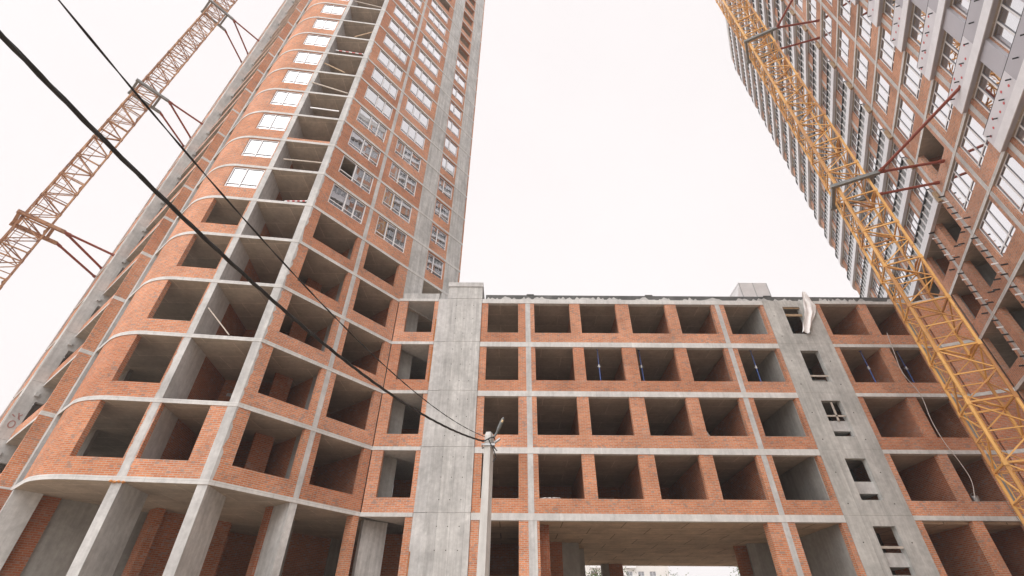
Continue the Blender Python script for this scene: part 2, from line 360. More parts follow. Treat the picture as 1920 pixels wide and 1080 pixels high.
# ================================================================ CENTRE BUILDING
CB = thing('connecting_building', 'low five storey brick and concrete block with open window holes and a wide passage', 'building')
YF = 23.4
ZC = [6.37, 9.37, 12.37, 15.37, 18.37]
FC = Path([(-6.85, YF), (24.45, YF)]); X0 = -6.85
def U(x): return x - X0
# floor slabs
for k, z in enumerate(ZC):
    th = 0.29 if k == 0 else 0.20
    sm = MB(); sm.box((-1.815, YF + 0.25, z - th), (24.40, 38.6, z), 'soffit_pass' if k == 0 else 'soffit')
    link('floor_slab', sm.mesh('floor_slab'), CB)
    sm = MB(); FC.wall(sm, U(-1.80), U(15.20), z - 0.30, z, -0.012, 0.25, 'conc_edge'); link('edge_beam', sm.mesh('edge_beam'), CB)
    sm = MB(); FC.wall(sm, U(18.33), U(24.42), z - 0.19, z, -0.012, 0.25, 'conc_edge'); link('edge_beam', sm.mesh('edge_beam'), CB)
    sm = MB(); FC.wall(sm, 0.02, U(-4.45), z - 0.18, z, -0.012, 6.0, 'conc_edge'); link('floor_slab', sm.mesh('floor_slab'), CB)
# roof upstand and coping
sm = MB(); FC.wall(sm, U(-1.60), U(24.40), 18.372, 18.76, 0.10, 0.40, 'bitumen'); link('roof_upstand', sm.mesh('roof_upstand'), CB)
x = -1.55
while x < 24.2:
    wd = random.uniform(0.5, 1.6); n = 8; sm = MB()
    hs_ = [random.uniform(0.05, 0.30) for i in range(n + 1)]; hs_[0] = hs_[-1] = random.uniform(0.02, 0.06)
    pts = [(x, 18.374)] + [(x + wd * i / n, 18.376 + hs_[i]) for i in range(n + 1)] + [(x + wd, 18.374)]
    ff = [(px, YF + 0.08 + 0.015 * (pz > 18.38), pz) for px, pz in pts]; fb = [(px, YF + 0.10, pz) for px, pz in pts]
    sm.face(ff, pts, 'conc')
    for i in range(len(pts)):
        j = (i + 1) % len(pts); sm.face([ff[i], fb[i], fb[j], ff[j]], [(0, 0)] * 4, 'conc')
    link('mortar_smear', sm.mesh('mortar_smear'), CB); x += wd + random.choice((0.0, 0.02, 0.3, 0.7))
for q in range(3):
    sm = MB(); FC.wall(sm, U(0.9 + q * 7.3), U(1.35 + q * 7.3), 18.762, 18.83, 0.08, 0.42, 'bitumen'); link('roofing_felt_fold', sm.mesh('roofing_felt_fold'), CB)
sm = MB(); FC.wall(sm, 0.25, U(-4.45), 18.372, 18.80, 0.05, 0.35, 'conc_form'); link('roof_upstand', sm.mesh('roof_upstand'), CB)
# facade bays: piers, brick infill, columns
HOLES = [(-1.42, 0.375), (1.335, 3.46), (4.075, 6.235), (7.02, 9.225), (9.89, 12.03), (12.80, 15.02)]
FFN = Path([(-6.80, 24.02), (-5.85, 24.77)])
SEG = [(-1.80, 0.81, [0]), (1.09, 12.26, [1, 2, 3, 4]), (12.52, 15.20, [5])]
for x0, x1 in ((0.81, 1.09), (12.26, 12.52)):
    for k in range(-1, 4):
        zb = 0 if k < 0 else ZC[k]; zt = ZC[k + 1] - 0.30
        wallobj('column', CB, FC, 'c', U(x0), U(x1), zb, zt, 0.004, 0.42, 'conc')
for k in range(4):
    zb = ZC[k]; H = 3.0 - 0.30
    for x0, x1, hs_ in SEG:
        hh = [(U(HOLES[i][0]), U(HOLES[i][1]), 0.64, H + 1) for i in hs_]
        wallobj('brick_wall', CB, FC, 'b', U(x0), U(x1), 0.0, H, 0.015, 0.27, 'brick', hh, zb)
    wallobj('brick_wall', CB, FC, 'b', U(18.34), U(24.40), 0.0, 2.81, 0.015, 0.27, 'brick', [(U(18.63), U(20.98), 0.64, 3.9), (U(21.45), U(23.32), 0.64, 3.9)], zb)
    wallobj('column', CB, FC, 'c', U(23.33), U(23.62), zb + 0.64, zb + 2.81, 0.005, 0.014, 'conc_in')
    # link bay next to the tall tower
    wallobj('brick_wall', CB, FC, 'b', 0.03, U(-4.42), 0.0, 2.82, 0.015, 0.27, 'brick', [(U(-6.27), U(-4.47 - 0.2), 0.64, 3.9)], zb)
    wallobj('concrete_fin', CB, FFN, 'f', 0, FFN.c[-1], 0.0, 2.82, 0, 0.3, 'conc_in', (), zb)
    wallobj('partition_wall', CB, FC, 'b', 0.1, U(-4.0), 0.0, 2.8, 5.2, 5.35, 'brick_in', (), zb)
    # rooms behind the openings
    for x in (0.95, 3.76, 6.63, 9.56, 12.39, 15.18):
        if x > 15: continue
        sm = MB(); p = Path([(x - 0.13, YF + 0.42), (x - 0.13, YF + 6.4)], -1)
        mt = 'conc_in' if abs(x - 12.39) < 0.1 else 'brick_in'
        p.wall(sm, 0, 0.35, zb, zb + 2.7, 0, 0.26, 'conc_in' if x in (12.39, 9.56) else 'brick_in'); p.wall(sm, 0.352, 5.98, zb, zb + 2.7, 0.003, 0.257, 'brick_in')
        link('partition_wall', sm.mesh('partition_wall'), CB)
    doors = []
    rooms = [(-1.7, .8), (1.1, 3.6), (3.9, 6.5), (6.8, 9.4), (9.7, 12.2), (12.6, 15.0)]
    for a, b in rooms:
        if random.random() < 0.75:
            dx = random.uniform(a + 0.2, b - 1.2); doors.append((U(dx), U(dx + 0.9), 0.0, 2.05))
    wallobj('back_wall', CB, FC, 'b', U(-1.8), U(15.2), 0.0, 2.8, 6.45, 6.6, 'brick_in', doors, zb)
    for dr in doors:
        sm = MB(); FC.wall(sm, dr[0] - 0.2, dr[1] + 0.2, 2.05, 2.2, 6.43, 6.449, 'conc'); link('lintel', sm.mesh('lintel'), CB, (0, 0, zb))
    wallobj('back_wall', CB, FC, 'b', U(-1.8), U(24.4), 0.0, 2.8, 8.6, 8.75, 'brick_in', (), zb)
    wallobj('concrete_wall', CB, FC, 'f', U(15.20) - 0.22, U(15.20) - 0.002, 0.0, 2.8, 0.28, 6.4, 'conc_in', (), zb)
    wallobj('concrete_wall', CB, FC, 'f', U(18.36), U(18.60), 0.0, 2.8, 0.28, 6.4, 'brick_in', (), zb)
    wallobj('partition_wall', CB, FC, 'f', U(21.03), U(21.42), 0.0, 2.8, 0.28, 5.2, 'brick_in', (), zb)
    wallobj('partition_wall', CB, FC, 'f', U(23.70), U(23.95), 0.0, 2.8, 0.28, 5.2, 'brick_in', (), zb)
    wallobj('back_wall', CB, FC, 'f', U(18.6), U(24.3), 0.0, 2.8, 5.25, 5.4, 'brick_in', (), zb)
# ground storey
HG = ZC[0] - 0.30
wallobj('brick_wall', CB, FC, 'g', U(-1.80), U(0.81), 0, HG, 0.015, 0.30, 'brick', [(U(-1.42), U(0.375), 3.9, 9)])
HP = HG + 0.005
wallobj('brick_wall', CB, FC, 'g', U(1.09), U(1.31), 0, HG, 0.015, 1.15, 'brick')
wallobj('mortar_smear', CB, FC, 'g', U(1.09), U(1.20), 0, HG, -0.004, 0.0148, 'conc_edge')
wallobj('brick_wall', CB, FC, 'g', U(1.312), U(1.80), 0, HP, 0.95, 1.2, 'brick_in')
wallobj('brick_wall', CB, FC, 'g', U(1.2), U(2.82), 0, HP, 5.7, 6.0, 'brick_in')
wallobj('concrete_wall', CB, FC, 'g', U(2.823), U(3.75), 0, HP, 5.78, 7.7, 'conc_in')
wallobj('concrete_wall', CB, FC, 'g', U(3.3), U(4.28), 0, HP, 7.75, 8.1, 'conc_in')
wallobj('concrete_wall', CB, FC, 'g', U(0.6), U(0.85), 0, HP, 0.31, 14.8, 'conc_in')
wallobj('column', CB, FC, 'g', U(6.33), U(6.82), 0, HP, 14.25, 14.75, 'conc_in')
wallobj('brick_wall', CB, FC, 'g', U(6.823), U(7.80), 0, HP, 14.35, 14.75, 'brick_in')
wallobj('brick_wall', CB, FC, 'g', U(11.62), U(12.26), 0, HG, 0.015, 0.5, 'brick')
wallobj('brick_wall', CB, FC, 'g', U(12.52), U(12.86), 0, HG, 0.015, 1.1, 'brick')
wallobj('brick_wall', CB, FC, 'g', U(14.30), U(15.4), 0, HP, 6.75, 7.0, 'brick_in')
wallobj('brick_wall', CB, FC, 'g', U(14.85), U(15.6), 0, HP, 8.3, 9.6, 'brick_in')
wallobj('brick_wall', CB, FC, 'g', U(17.55), U(18.4), 0, HP, 14.2, 15.0, 'brick_in')
wallobj('partition_wall', CB, FC, 'g', U(12.6), U(14.4), 0, HP, 6.5, 6.7, 'brick_in')
wallobj('brick_wall', CB, FC, 'g', U(14.98), U(15.20), 0, HG, 0.015, 0.30, 'brick')
wallobj('concrete_wall', CB, FC, 'g', U(14.98), U(15.19), 0, HG, 0.31, 6.4, 'conc_in')
wallobj('back_wall', CB, FC, 'g', U(12.95), U(15.0), 0, HG, 5.6, 5.8, 'conc_in')
wallobj('brick_wall', CB, FC, 'g', U(18.34), U(24.40), 0, 6.18, 0.015, 0.30, 'brick', [(U(18.66), U(20.95), 0.9, 9), (U(21.42), U(23.32), 0.9, 9)])
wallobj('partition_wall', CB, FC, 'g', U(21.03), U(21.40), 0, 6.17, 0.31, 5.2, 'brick_in')
wallobj('partition_wall', CB, FC, 'g', U(23.7), U(24.0), 0, 6.17, 0.31, 5.2, 'brick_in')
wallobj('back_wall', CB, FC, 'g', U(18.4), U(24.0), 0, 6.17, 5.25, 5.4, 'brick_in')
wallobj('back_wall', CB, FC, 'g', U(-1.8), U(0.6), 0, HG, 6.4, 6.6, 'brick_in')
wallobj('concrete_fin', CB, FFN, 'g', 0, FFN.c[-1], 0, 6.18, 0, 0.3, 'conc_form')
wallobj('brick_wall', CB, FC, 'g', U(-4.78), U(-4.44), 0, 6.18, 0.02, 0.9, 'brick')
wallobj('back_wall', CB, FC, 'g', 0.1, U(-4.4), 0, 6.18, 4.2, 4.4, 'brick_in')
wallobj('back_wall', CB, FC, 'g', -6.0, U(-1.9), 0, 9.0, 8.4, 8.6, 'brick_in')
for sx, zz in ((13.2, 3.4), (14.1, 3.6), (14.4, 3.2)):
    sm = MB(); sm.tube((sx, YF + 1.2, 0), (sx + 0.03, YF + 1.2, zz), 0.025, 'collar'); link('rebar_stub', sm.mesh('rebar_stub'), CB)
# lift shaft of shuttered concrete, one lift of formwork per storey
SHZ = [0.0] + ZC + [19.25]
for i in range(len(SHZ) - 1):
    a, b = SHZ[i], SHZ[i + 1]
    sm = MB(); FC.wall(sm, U(-3.88), U(-1.815), a + (0.012 if i else 0), b - 0.012, -0.04 + random.uniform(-0.004, 0.004), 3.0, 'conc_form'); sh = link('shaft_wall', sm.mesh('shaft_wall'), CB)
    sm = MB(); FC.wall(sm, U(-3.80), U(-1.85), b - 0.012, b + 0.012, -0.022, 0.3, 'conc_edge'); link('construction_joint', sm.mesh('construction_joint'), CB)
    if b < 19:
        sm = MB(); FC.wall(sm, U(-4.43), U(-3.885), a + 0.01, b - 0.01, 0.0, 3.0, 'conc'); link('shaft_return', sm.mesh('shaft_return'), CB)
    # tie holes
    for zz in ((a + 0.55, a + 1.55, a + 2.5) if b - a > 1.5 else ()):
        if i == 0: zz += 3.3
        for x in (-3.32, -2.82, -2.30):
            sm = MB(); c = FC.at(U(x), zz, -0.046); sm.tube(c, c + Vector((0, 0.02, 0)), 0.024, 'dark', 8); link('tie_hole', sm.mesh('tie_hole'), sh)
sm = MB(); FC.wall(sm, U(-3.93), U(-1.78), 19.262, 19.58, -0.09, 3.1, 'conc'); link('shaft_cap', sm.mesh('shaft_cap'), CB)
for z0, z1 in ((12.9, 15.0), (15.5, 16.9)):
    sm = MB(); FC.wall(sm, U(-4.52), U(-4.44), z0, z1, -0.02, 0.012, 'rust'); link('rust_streak', sm.mesh('rust_streak'), CB)
sm = MB(); FC.wall(sm, U(-4.42), U(-4.36), 2.0, 4.8, -0.02, -0.003, 'rust'); link('rust_streak', sm.mesh('rust_streak'), CB)
# stair core
for k in range(-1, 4):
    zb = ZC[k] if k >= 0 else 3.37
    z0 = zb if k >= 0 else 0
    sm = MB(); FC.wall(sm, U(15.205), U(18.325), z0 + 0.003, ZC[k + 1] - 0.003, -0.02 + random.uniform(-0.004, 0.004), 0.28, 'conc_stair', [(U(16.30), U(17.32), zb + 0.66, zb + 2.56)])
    sc_ = link('stair_core_wall', sm.mesh('stair_core_wall'), CB)
    if k in (-1, 0, 1):
        sm = MB(); FC.wall(sm, U(16.25), U(17.4), zb + 0.98, zb + 1.52, 0.16, 1.4, 'conc'); link('stair_landing', sm.mesh('stair_landing'), CB)
    else:
        sm = MB(); FC.wall(sm, U(16.25), U(17.4), zb + 0.55, zb + 1.0, 0.5, 1.6, 'conc_in'); link('stair_landing', sm.mesh('stair_landing'), CB)
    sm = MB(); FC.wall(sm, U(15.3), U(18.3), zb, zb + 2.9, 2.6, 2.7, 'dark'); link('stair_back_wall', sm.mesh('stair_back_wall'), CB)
    for x in (15.6, 17.75) if k < 3 else (15.6,):
        for zz in (zb + 0.5, zb + 1.9):
            sm = MB(); c = FC.at(U(x), zz, -0.026); sm.tube(c, c + Vector((0, 0.02, 0)), 0.03, 'dark', 8); link('tie_hole', sm.mesh('tie_hole'), sc_)
    # timber left in the openings
    if k == 3: bars = [((16.3, zb + 2.52), (17.32, zb + 2.52), 0.10), ((16.3, zb + 2.0), (17.32, zb + 2.0), 0.16)]
    elif k == 2: bars = [((16.3, zb + 1.02), (17.35, zb + 1.02), 0.09)]
    elif k == 1: bars = [((16.85, zb + 1.5), (16.85, zb + 2.5), 0.09), ((16.3, zb + 1.75), (17.3, zb + 1.75), 0.08)]
    elif k == -1: bars = [((16.25, zb + 1.72), (17.45, zb + 1.72), 0.10)]
    else: bars = []
    for a, b, hgt in bars:
        sm = MB(); sm.bar((a[0], YF + 0.06, a[1]), (b[0], YF + 0.06, b[1]), 0.05, hgt, 'wood2' if k < 3 else 'wood'); link('timber_bar', sm.mesh('timber_bar'), CB)
# raw plaster wall stub that joins the block to the right-hand tower
EX, EY = 26.1, 22.57
FW = Path([(24.47, YF - 0.02), (EX - 0.03, EY + 0.02)]); FWL = FW.c[-1]
for k in range(-1, 4):
    zb = ZC[k] if k >= 0 else 0; zt = ZC[k + 1]
    wallobj('brick_wall', CB, FW, 'w', 0.0, FWL, 0, zt - zb - 0.18, 0.012, 0.3, 'brick', (), zb)
    wallobj('edge_beam', CB, FW, 'w', 0.0, FWL, zt - 0.178, zt, 0.0, 0.3, 'conc_edge', (), 0)
# rooftop box
RB = thing('rooftop_box', 'pale grey sheet metal box standing on the flat roof of the low block', 'roof box', (15.3, 24.3, 18.4))
sm = MB(); sm.box((-0.42, 0.3, 0.3), (1.45, 2.2, 2.28), 'metal_box'); link('casing', sm.mesh('casing'), RB)
sm = MB(); pts = [(-0.95, 0.2), (-0.424, 0.2), (-0.424, 2.1)]; n = 3
A = [(x, 0.35, z) for x, z in pts]; B = [(x, 2.1, z) for x, z in pts]
sm.face(A, pts, 'metal_box'); sm.face(B[::-1], pts, 'metal_box')
for i in range(3): j = (i + 1) % 3; sm.face([A[i], B[i], B[j], A[j]], [(0, 0)] * 4, 'metal_box')
link('sloping_side', sm.mesh('sloping_side'), RB)
for q in range(3):
    sm = MB(); sm.box((-0.40 + q * 0.90, 0.285, 0.3), (-0.36 + q * 0.90, 0.299, 2.28), 'steel'); link('seam', sm.mesh('seam'), RB)
for x in (-0.3, 1.4):
    for y in (0.5, 1.9): sm = MB(); sm.box((x, y, -0.03), (x + 0.1, y + 0.1, 0.299), 'steel'); link('leg', sm.mesh('leg'), RB)
# roof deck
sm = MB(); sm.box((-1.6, YF + 0.41, 18.372), (24.3, 38.5, 18.39), 'bitumen'); link('roof_deck', sm.mesh('roof_deck'), CB)

# ================================================================ LEFT TOWER
LT = thing('residential_tower', 'tall unfinished brick tower with rounded corner and open loggias left of the low block', 'building')
P0 = Vector((-6.85, 23.4)); P1 = Vector((-11.05, 18.12)); Ad = (P0 - P1).normalized()
FA = Path([P1, P1 + Ad * 11.62])
tB = Vector((-5.15, -0.62)).normalized(); uc = Vector((-0.7826, 0.6225))
Ce = Vector((-18.8, 18.95))
# fillet between the front and the left side
den = tB.x * uc.y - tB.y * uc.x; dlt = Ce - P1
tI = (dlt.x * uc.y - dlt.y * uc.x) / den; I = P1 + tB * tI
TL = 1.15; a0 = I - tB * TL; a1 = I + uc * TL
turn = math.acos(max(-1, min(1, tB.dot(uc)))); rad = TL / math.tan(turn / 2)
nB = Vector((tB.y, -tB.x)); ctr = a0 + nB * rad if (a0 + nB * rad - a1).length < (a0 - nB * rad - a1).length + 1e-9 else a0 - nB * rad
arc = []
s0 = math.atan2((a0 - ctr).y, (a0 - ctr).x); s1 = math.atan2((a1 - ctr).y, (a1 - ctr).x)
while s1 - s0 > math.pi: s1 -= 2 * math.pi
while s1 - s0 < -math.pi: s1 += 2 * math.pi
for i in range(13):
    s = s0 + (s1 - s0) * i / 12; arc.append(ctr + Vector((math.cos(s), math.sin(s))) * rad)
FB = Path([P1] + arc + [Ce], -1); FBL = FB.c[-1]
FCs = Path([Ce, Ce + uc * 16], -1)                      # left side of the tower
nc = Vector((-0.6225, -0.7826))
ZL = [6.37, 9.37, 12.37, 15.37, 18.3] + [18.3 + 2.68 * j for j in range(1, 21)]
NL = len(ZL)
Aend = FA.xy(11.62); back1 = Aend + Vector((-0.7826, 0.6225)) * 10; cfar = FCs.xy(13.0)
out = [tuple(FA.xy(11.60, -0.012)), tuple(FA.xy(0.0, -0.012))]
off = [FB.xy(u, -0.012) for u in [0.02] + FB.c[1:-1] + [FBL - 0.001]]
out += [tuple(q) for q in off]
def cp(c, o): q = Ce + uc * c + nc * o; return (q.x, q.y)
out += [cp(0.85, 0.012), cp(0.85, 0.51), cp(1.05, 0.51), cp(1.05, 0.44), cp(6.80, 0.44), cp(6.80, 0.0), cp(12.5, 0.0), (back1.x - 3, back1.y + 3), tuple(back1)]
OUT = out
STO = [(-1, 0.0, ZL[0])] + [(k, ZL[k], ZL[k + 1]) for k in range(NL - 1)]
for k, z in enumerate(ZL): polyslab('floor_slab', LT, OUT, 0.18, 'conc_in', 'conc_edge', z)
WA = [(0.73, 3.12), (4.08, 6.48), (8.45, 9.98)]
for k in range(NL - 1):
    zb = ZL[k]; h = ZL[k + 1] - zb; H = h - 0.18
    if k <= 4: ha = [(0.60, 3.11, 0.64, 9), (3.92, 6.32, 0.64, 9)]
    else: ha = [(WA[0][0], WA[0][1], 0.84, H), (WA[1][0], WA[1][1], 0.84, H)]
    wallobj('brick_wall', LT, FA, 'a', 0.0, 3.37, 0, H, 0.015, 0.27, 'brick', ha[:1], zb)
    wallobj('column', LT, FA, 'a', 3.37, 3.62, 0, H, 0.002, 0.30, 'conc', (), zb)
    if k < 4: wallobj('brick_wall', LT, FA, 'a', 3.62, 6.74, 0, H, 0.015, 0.27, 'brick', ha[1:2], zb)
    else:
        wallobj('brick_wall', LT, FA, 'a', 3.62, 6.98, 0, H, 0.015, 0.27, 'brick', ha[1:2], zb)
        wallobj('concrete_wall', LT, FA, 'a', 6.98, 8.38, 0, H, 0.004, 0.25, 'conc_form', (), zb)
        h3 = [(8.40, 10.06, 0.6, 9)] if k == 4 else [(WA[2][0], WA[2][1], 0.80, 2.42)]
        if k > 4: wallobj('brick_wall', LT, FA, 'a', 8.38, 10.08, 0, H, 0.015, 0.27, 'brick', h3, zb)
        wallobj('concrete_wall', LT, FA, 'a', 10.08, 11.46, 0, H, 0.004, 0.25, 'conc_form', (), zb)
        wallobj('brick_wall', LT, FA, 'a', 11.46, 11.61, 0, H, 0.02, 0.27, 'brick', (), zb)
    if k >= 5:
        window(LT, FA, WA[0][0] + 0.01, WA[0][1] - 0.01, 0.85, H - 0.012, 0.06, (0.42, 0.70), zb, skip=((0,) if k == 6 else ()))
        if zb < 55: window(LT, FA, WA[1][0] + 0.01, WA[1][1] - 0.01, 0.85, H - 0.012, 0.06, (0.32, 0.62), zb)
        if zb < 50: window(LT, FA, WA[2][0] + 0.01, WA[2][1] - 0.01, 0.81, 2.41, 0.09, (0.38,), zb)
    # front and rounded corner
    wallobj('column', LT, FB, 'b', 0.0, 0.36, 0, H, 0.003, 0.9, 'conc', (), zb)
    wallobj('column', LT, FB, 'b', 2.91, 3.18, 0, H, 0.002, 1.65, 'conc', (), zb)
    if k == 0: wallobj('brick_wall', LT, FB, 'b', 0.36, 2.91, 0, H, 0.015, 0.27, 'brick', [(1.0, 2.84, 0.64, 9)], zb)
    if k == 7: wallobj('brick_wall', LT, FB, 'b', 0.36, 2.91, 0, 0.22, 0.015, 0.27, 'brick', (), zb)
    hb = [(3.28, 5.13, 0.64, 9)] if k <= 4 else [(3.26, 5.02, 0.80, 2.46)]
    wallobj('brick_wall', LT, FB, 'b', 3.18, FBL - 0.62, 0, H, 0.015, 0.27, 'brick', hb, zb)
    if k >= 5: window(LT, FB, 3.27, 5.01, 0.81, 2.45, 0.06, (0.56,), zb)
    # left side: recess, column, brick return, loggia, concrete pier
    wallobj('column', LT, FCs, 'c', 0.32, 0.84, 0, H, -0.01, 0.9, 'conc', (), zb)
    q = Path([Ce + uc * 0.86 + nc * 0.40, Ce + uc * 0.86])
    mbk = ('ret', round(H, 3))
    if mbk not in CACHE:
        m_ = MB(); Path([Ce + uc * 0.86 + nc * 0.50, Ce + uc * 0.86 - nc * 0.0]).wall(m_, 0, 0.51, 0, H, 0.0, 0.20, 'brick'); CACHE[mbk] = m_.mesh('brick_return')
    link('brick_return', CACHE[mbk], LT, (0, 0, zb))
    wallobj('parapet_wall', LT, FCs, 'c', 1.07, 6.79, 0, 0.62, -0.43, -0.20, 'brick', (), zb)
    wallobj('back_wall', LT, FCs, 'c', 1.0, 6.8, 0, H, 1.6, 1.75, 'conc_in', (), zb)
    pk = ('pier', round(H, 3))
    if pk not in CACHE:
        m_ = MB(); pp = Path([Ce + uc * 6.81 + nc * 0.98, Ce + uc * 6.81 - nc * 1.7])
        pp.wall(m_, 0, 2.68, 0.0, h - 0.012, 0, 0.25, 'conc', [(0.62, 1.15, 0.75, 2.0)]); CACHE[pk] = m_.mesh('concrete_pier')
        m_ = MB(); pp.wall(m_, 0.44, 0.60, 2.25, 2.45, -0.14, -0.002, 'conc'); CACHE[('corb', round(H, 3))] = m_.mesh('corbel')
        m_ = MB(); pp.wall(m_, -0.04, 0.30, H + 0.0, h - 0.02, 0.251, 3.2, 'conc_edge'); CACHE[('fb', round(H, 3))] = m_.mesh('balcony_slab')
    link('concrete_pier', CACHE[pk], LT, (0, 0, zb)); link('corbel', CACHE[('corb', round(H, 3))], LT, (0, 0, zb))
    wallobj('concrete_wall', LT, FCs, 'c', 7.065, 8.3, 0, h - 0.012, -0.96, -0.7, 'conc_edge', [(7.45, 7.95, 0.55, 2.3)], zb)
    wallobj('brick_wall', LT, FCs, 'c', 8.31, 10.2, 0, H, -0.93, -0.7, 'brick', (), zb)
    wallobj('column', LT, FCs, 'c', 10.21, 10.6, 0, H, -1.0, 0.4, 'conc', (), zb)
    wallobj('balcony_slab', LT, FCs, 'c', 8.31, 10.2, -0.17, -0.004, -0.98, 0.0, 'conc_edge', (), zb)
    # rooms
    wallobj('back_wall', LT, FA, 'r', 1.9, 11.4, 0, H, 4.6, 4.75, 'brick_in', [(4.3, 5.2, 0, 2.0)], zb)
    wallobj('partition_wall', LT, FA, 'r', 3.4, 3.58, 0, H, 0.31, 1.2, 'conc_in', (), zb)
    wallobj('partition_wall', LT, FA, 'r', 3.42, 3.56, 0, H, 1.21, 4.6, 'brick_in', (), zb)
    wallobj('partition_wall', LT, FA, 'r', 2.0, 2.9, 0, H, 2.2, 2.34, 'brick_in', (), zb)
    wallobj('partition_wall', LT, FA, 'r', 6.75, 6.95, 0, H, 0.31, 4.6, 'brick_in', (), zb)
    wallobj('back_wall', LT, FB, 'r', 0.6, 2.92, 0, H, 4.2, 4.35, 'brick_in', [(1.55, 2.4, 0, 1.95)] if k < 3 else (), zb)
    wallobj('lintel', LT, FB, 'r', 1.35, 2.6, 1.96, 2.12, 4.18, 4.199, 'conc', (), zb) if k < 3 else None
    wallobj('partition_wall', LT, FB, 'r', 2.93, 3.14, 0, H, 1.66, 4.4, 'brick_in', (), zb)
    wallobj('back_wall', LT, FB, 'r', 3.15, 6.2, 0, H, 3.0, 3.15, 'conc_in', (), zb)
    bk = ('bis', round(H, 3))
    if bk not in CACHE:
        m_ = MB(); bi = Vector((math.sin(R(-29)), math.cos(R(-29)))); st = P1 + bi * 0.9
        Path([st, st + bi * 3.6]).wall(m_, 0, 3.6, 0, H, 0, 0.15, 'brick_in'); CACHE[bk] = m_.mesh('partition_wall')
    link('partition_wall', CACHE[bk], LT, (0, 0, zb))
# ground storey: deep concrete fins, brick behind
HG2 = ZL[0] - 0.18
FBs = Path([P1, P1 + tB * 9], -1)
for u0, u1, pth, dp in ((0.0, 0.36, FBs, 1.9), (2.90, 3.25, FBs, 1.9), (3.32, 3.64, FA, 1.7)):
    wallobj('concrete_fin', LT, pth, 'gf', u0, u1, 0, HG2, 0.02, dp, 'conc')
wallobj('brick_lining', LT, FA, 'gf', 3.20, 3.318, 0, HG2, 1.3, 1.72, 'brick_in')
wallobj('brick_pier', LT, FA, 'gf', 6.42, 6.74, 0, HG2, 0.02, 0.5, 'brick')
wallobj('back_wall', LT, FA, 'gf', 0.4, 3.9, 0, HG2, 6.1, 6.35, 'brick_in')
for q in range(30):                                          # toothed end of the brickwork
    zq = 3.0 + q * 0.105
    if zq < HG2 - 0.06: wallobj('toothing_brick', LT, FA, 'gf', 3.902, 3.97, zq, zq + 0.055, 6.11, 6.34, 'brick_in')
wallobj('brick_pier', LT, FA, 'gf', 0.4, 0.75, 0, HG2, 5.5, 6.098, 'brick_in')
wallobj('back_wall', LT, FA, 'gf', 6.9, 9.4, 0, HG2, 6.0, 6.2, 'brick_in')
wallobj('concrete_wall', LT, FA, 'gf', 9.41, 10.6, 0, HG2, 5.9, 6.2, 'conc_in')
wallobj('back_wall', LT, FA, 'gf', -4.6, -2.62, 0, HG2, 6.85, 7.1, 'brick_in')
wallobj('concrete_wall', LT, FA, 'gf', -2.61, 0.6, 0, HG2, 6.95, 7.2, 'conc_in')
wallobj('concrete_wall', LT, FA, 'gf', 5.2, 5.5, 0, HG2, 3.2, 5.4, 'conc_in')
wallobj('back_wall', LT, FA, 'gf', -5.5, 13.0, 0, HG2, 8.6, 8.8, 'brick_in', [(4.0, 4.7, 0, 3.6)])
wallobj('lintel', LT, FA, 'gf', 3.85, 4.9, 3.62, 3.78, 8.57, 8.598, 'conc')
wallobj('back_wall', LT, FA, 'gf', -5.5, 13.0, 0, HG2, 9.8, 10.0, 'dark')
wallobj('concrete_fin', LT, FCs, 'gf', -0.02, 0.29, 0, HG2, 0.01, 0.9, 'conc')
wallobj('column', LT, FCs, 'gf', 0.3, 0.84, 0, HG2, -0.01, 0.9, 'conc')
for i, u in enumerate((2.86, 3.02, 3.16, 3.28)):
    bm = bmesh.new(); bmesh.ops.create_icosphere(bm, subdivisions=2, radius=0.065)
    for v in bm.verts: v.co *= random.uniform(0.75, 1.2); v.co.z *= 0.7
    me = bpy.data.meshes.new('mounting_foam'); bm.to_mesh(me); bm.free(); me.materials.append(M['foam'])
    q = FB.at(u, 6.16 + 0.02 * (i % 2), -0.01); link('mounting_foam', me, LT, q)

pp = Path([Ce + uc * 6.81 + nc * 0.98, Ce + uc * 6.81 - nc * 1.7])
def stroke(pts):
    m_ = MB()
    for a, b in zip(pts, pts[1:]): m_.bar(pp.at(0.98 - a[0], a[1], -0.004), pp.at(0.98 - b[0], b[1], -0.004), 0.05, 0.008, 'red_paint', up=(-uc.x, -uc.y, 0))
    link('painted_mark', m_.mesh('painted_mark'), LT)
stroke([(0.67 + 0.12 * math.cos(i * 0.5236), 10.10 + 0.17 * math.sin(i * 0.5236)) for i in range(13)])
stroke([(0.86, 10.55), (0.72, 10.46)]); stroke([(0.66, 10.68), (0.56, 10.40)]); stroke([(0.50, 10.64), (0.60, 10.52), (0.50, 10.36)])
rngm = random.Random(5)
for k in range(0, 12):                                      # mortar squeezed out beside the corner column
    for pth, ua_, sg in ((FA, 0.0, 1), (FB, 3.185, 1), (FB, 2.905, -1)):
        if pth is FB and k and sg < 0: continue
        h = ZL[k + 1] - ZL[k] - 0.19; n = 14; m_ = MB()
        ws = [rngm.uniform(0.03, 0.15) if pth is FA else rngm.uniform(0.005, 0.04) for i in range(n + 1)]
        for i in range(n):
            z0, z1 = h * i / n, h * (i + 1) / n; q = [(ua_, z0), (ua_ + sg * ws[i], z0), (ua_ + sg * ws[i + 1], z1), (ua_, z1)]
            m_.face([pth.at(x, z, 0.004 + 0.008 * (j in (1, 2))) for j, (x, z) in enumerate(q)], q, 'conc')
        link('mortar_smear', m_.mesh('mortar_smear'), LT, (0, 0, ZL[k]))

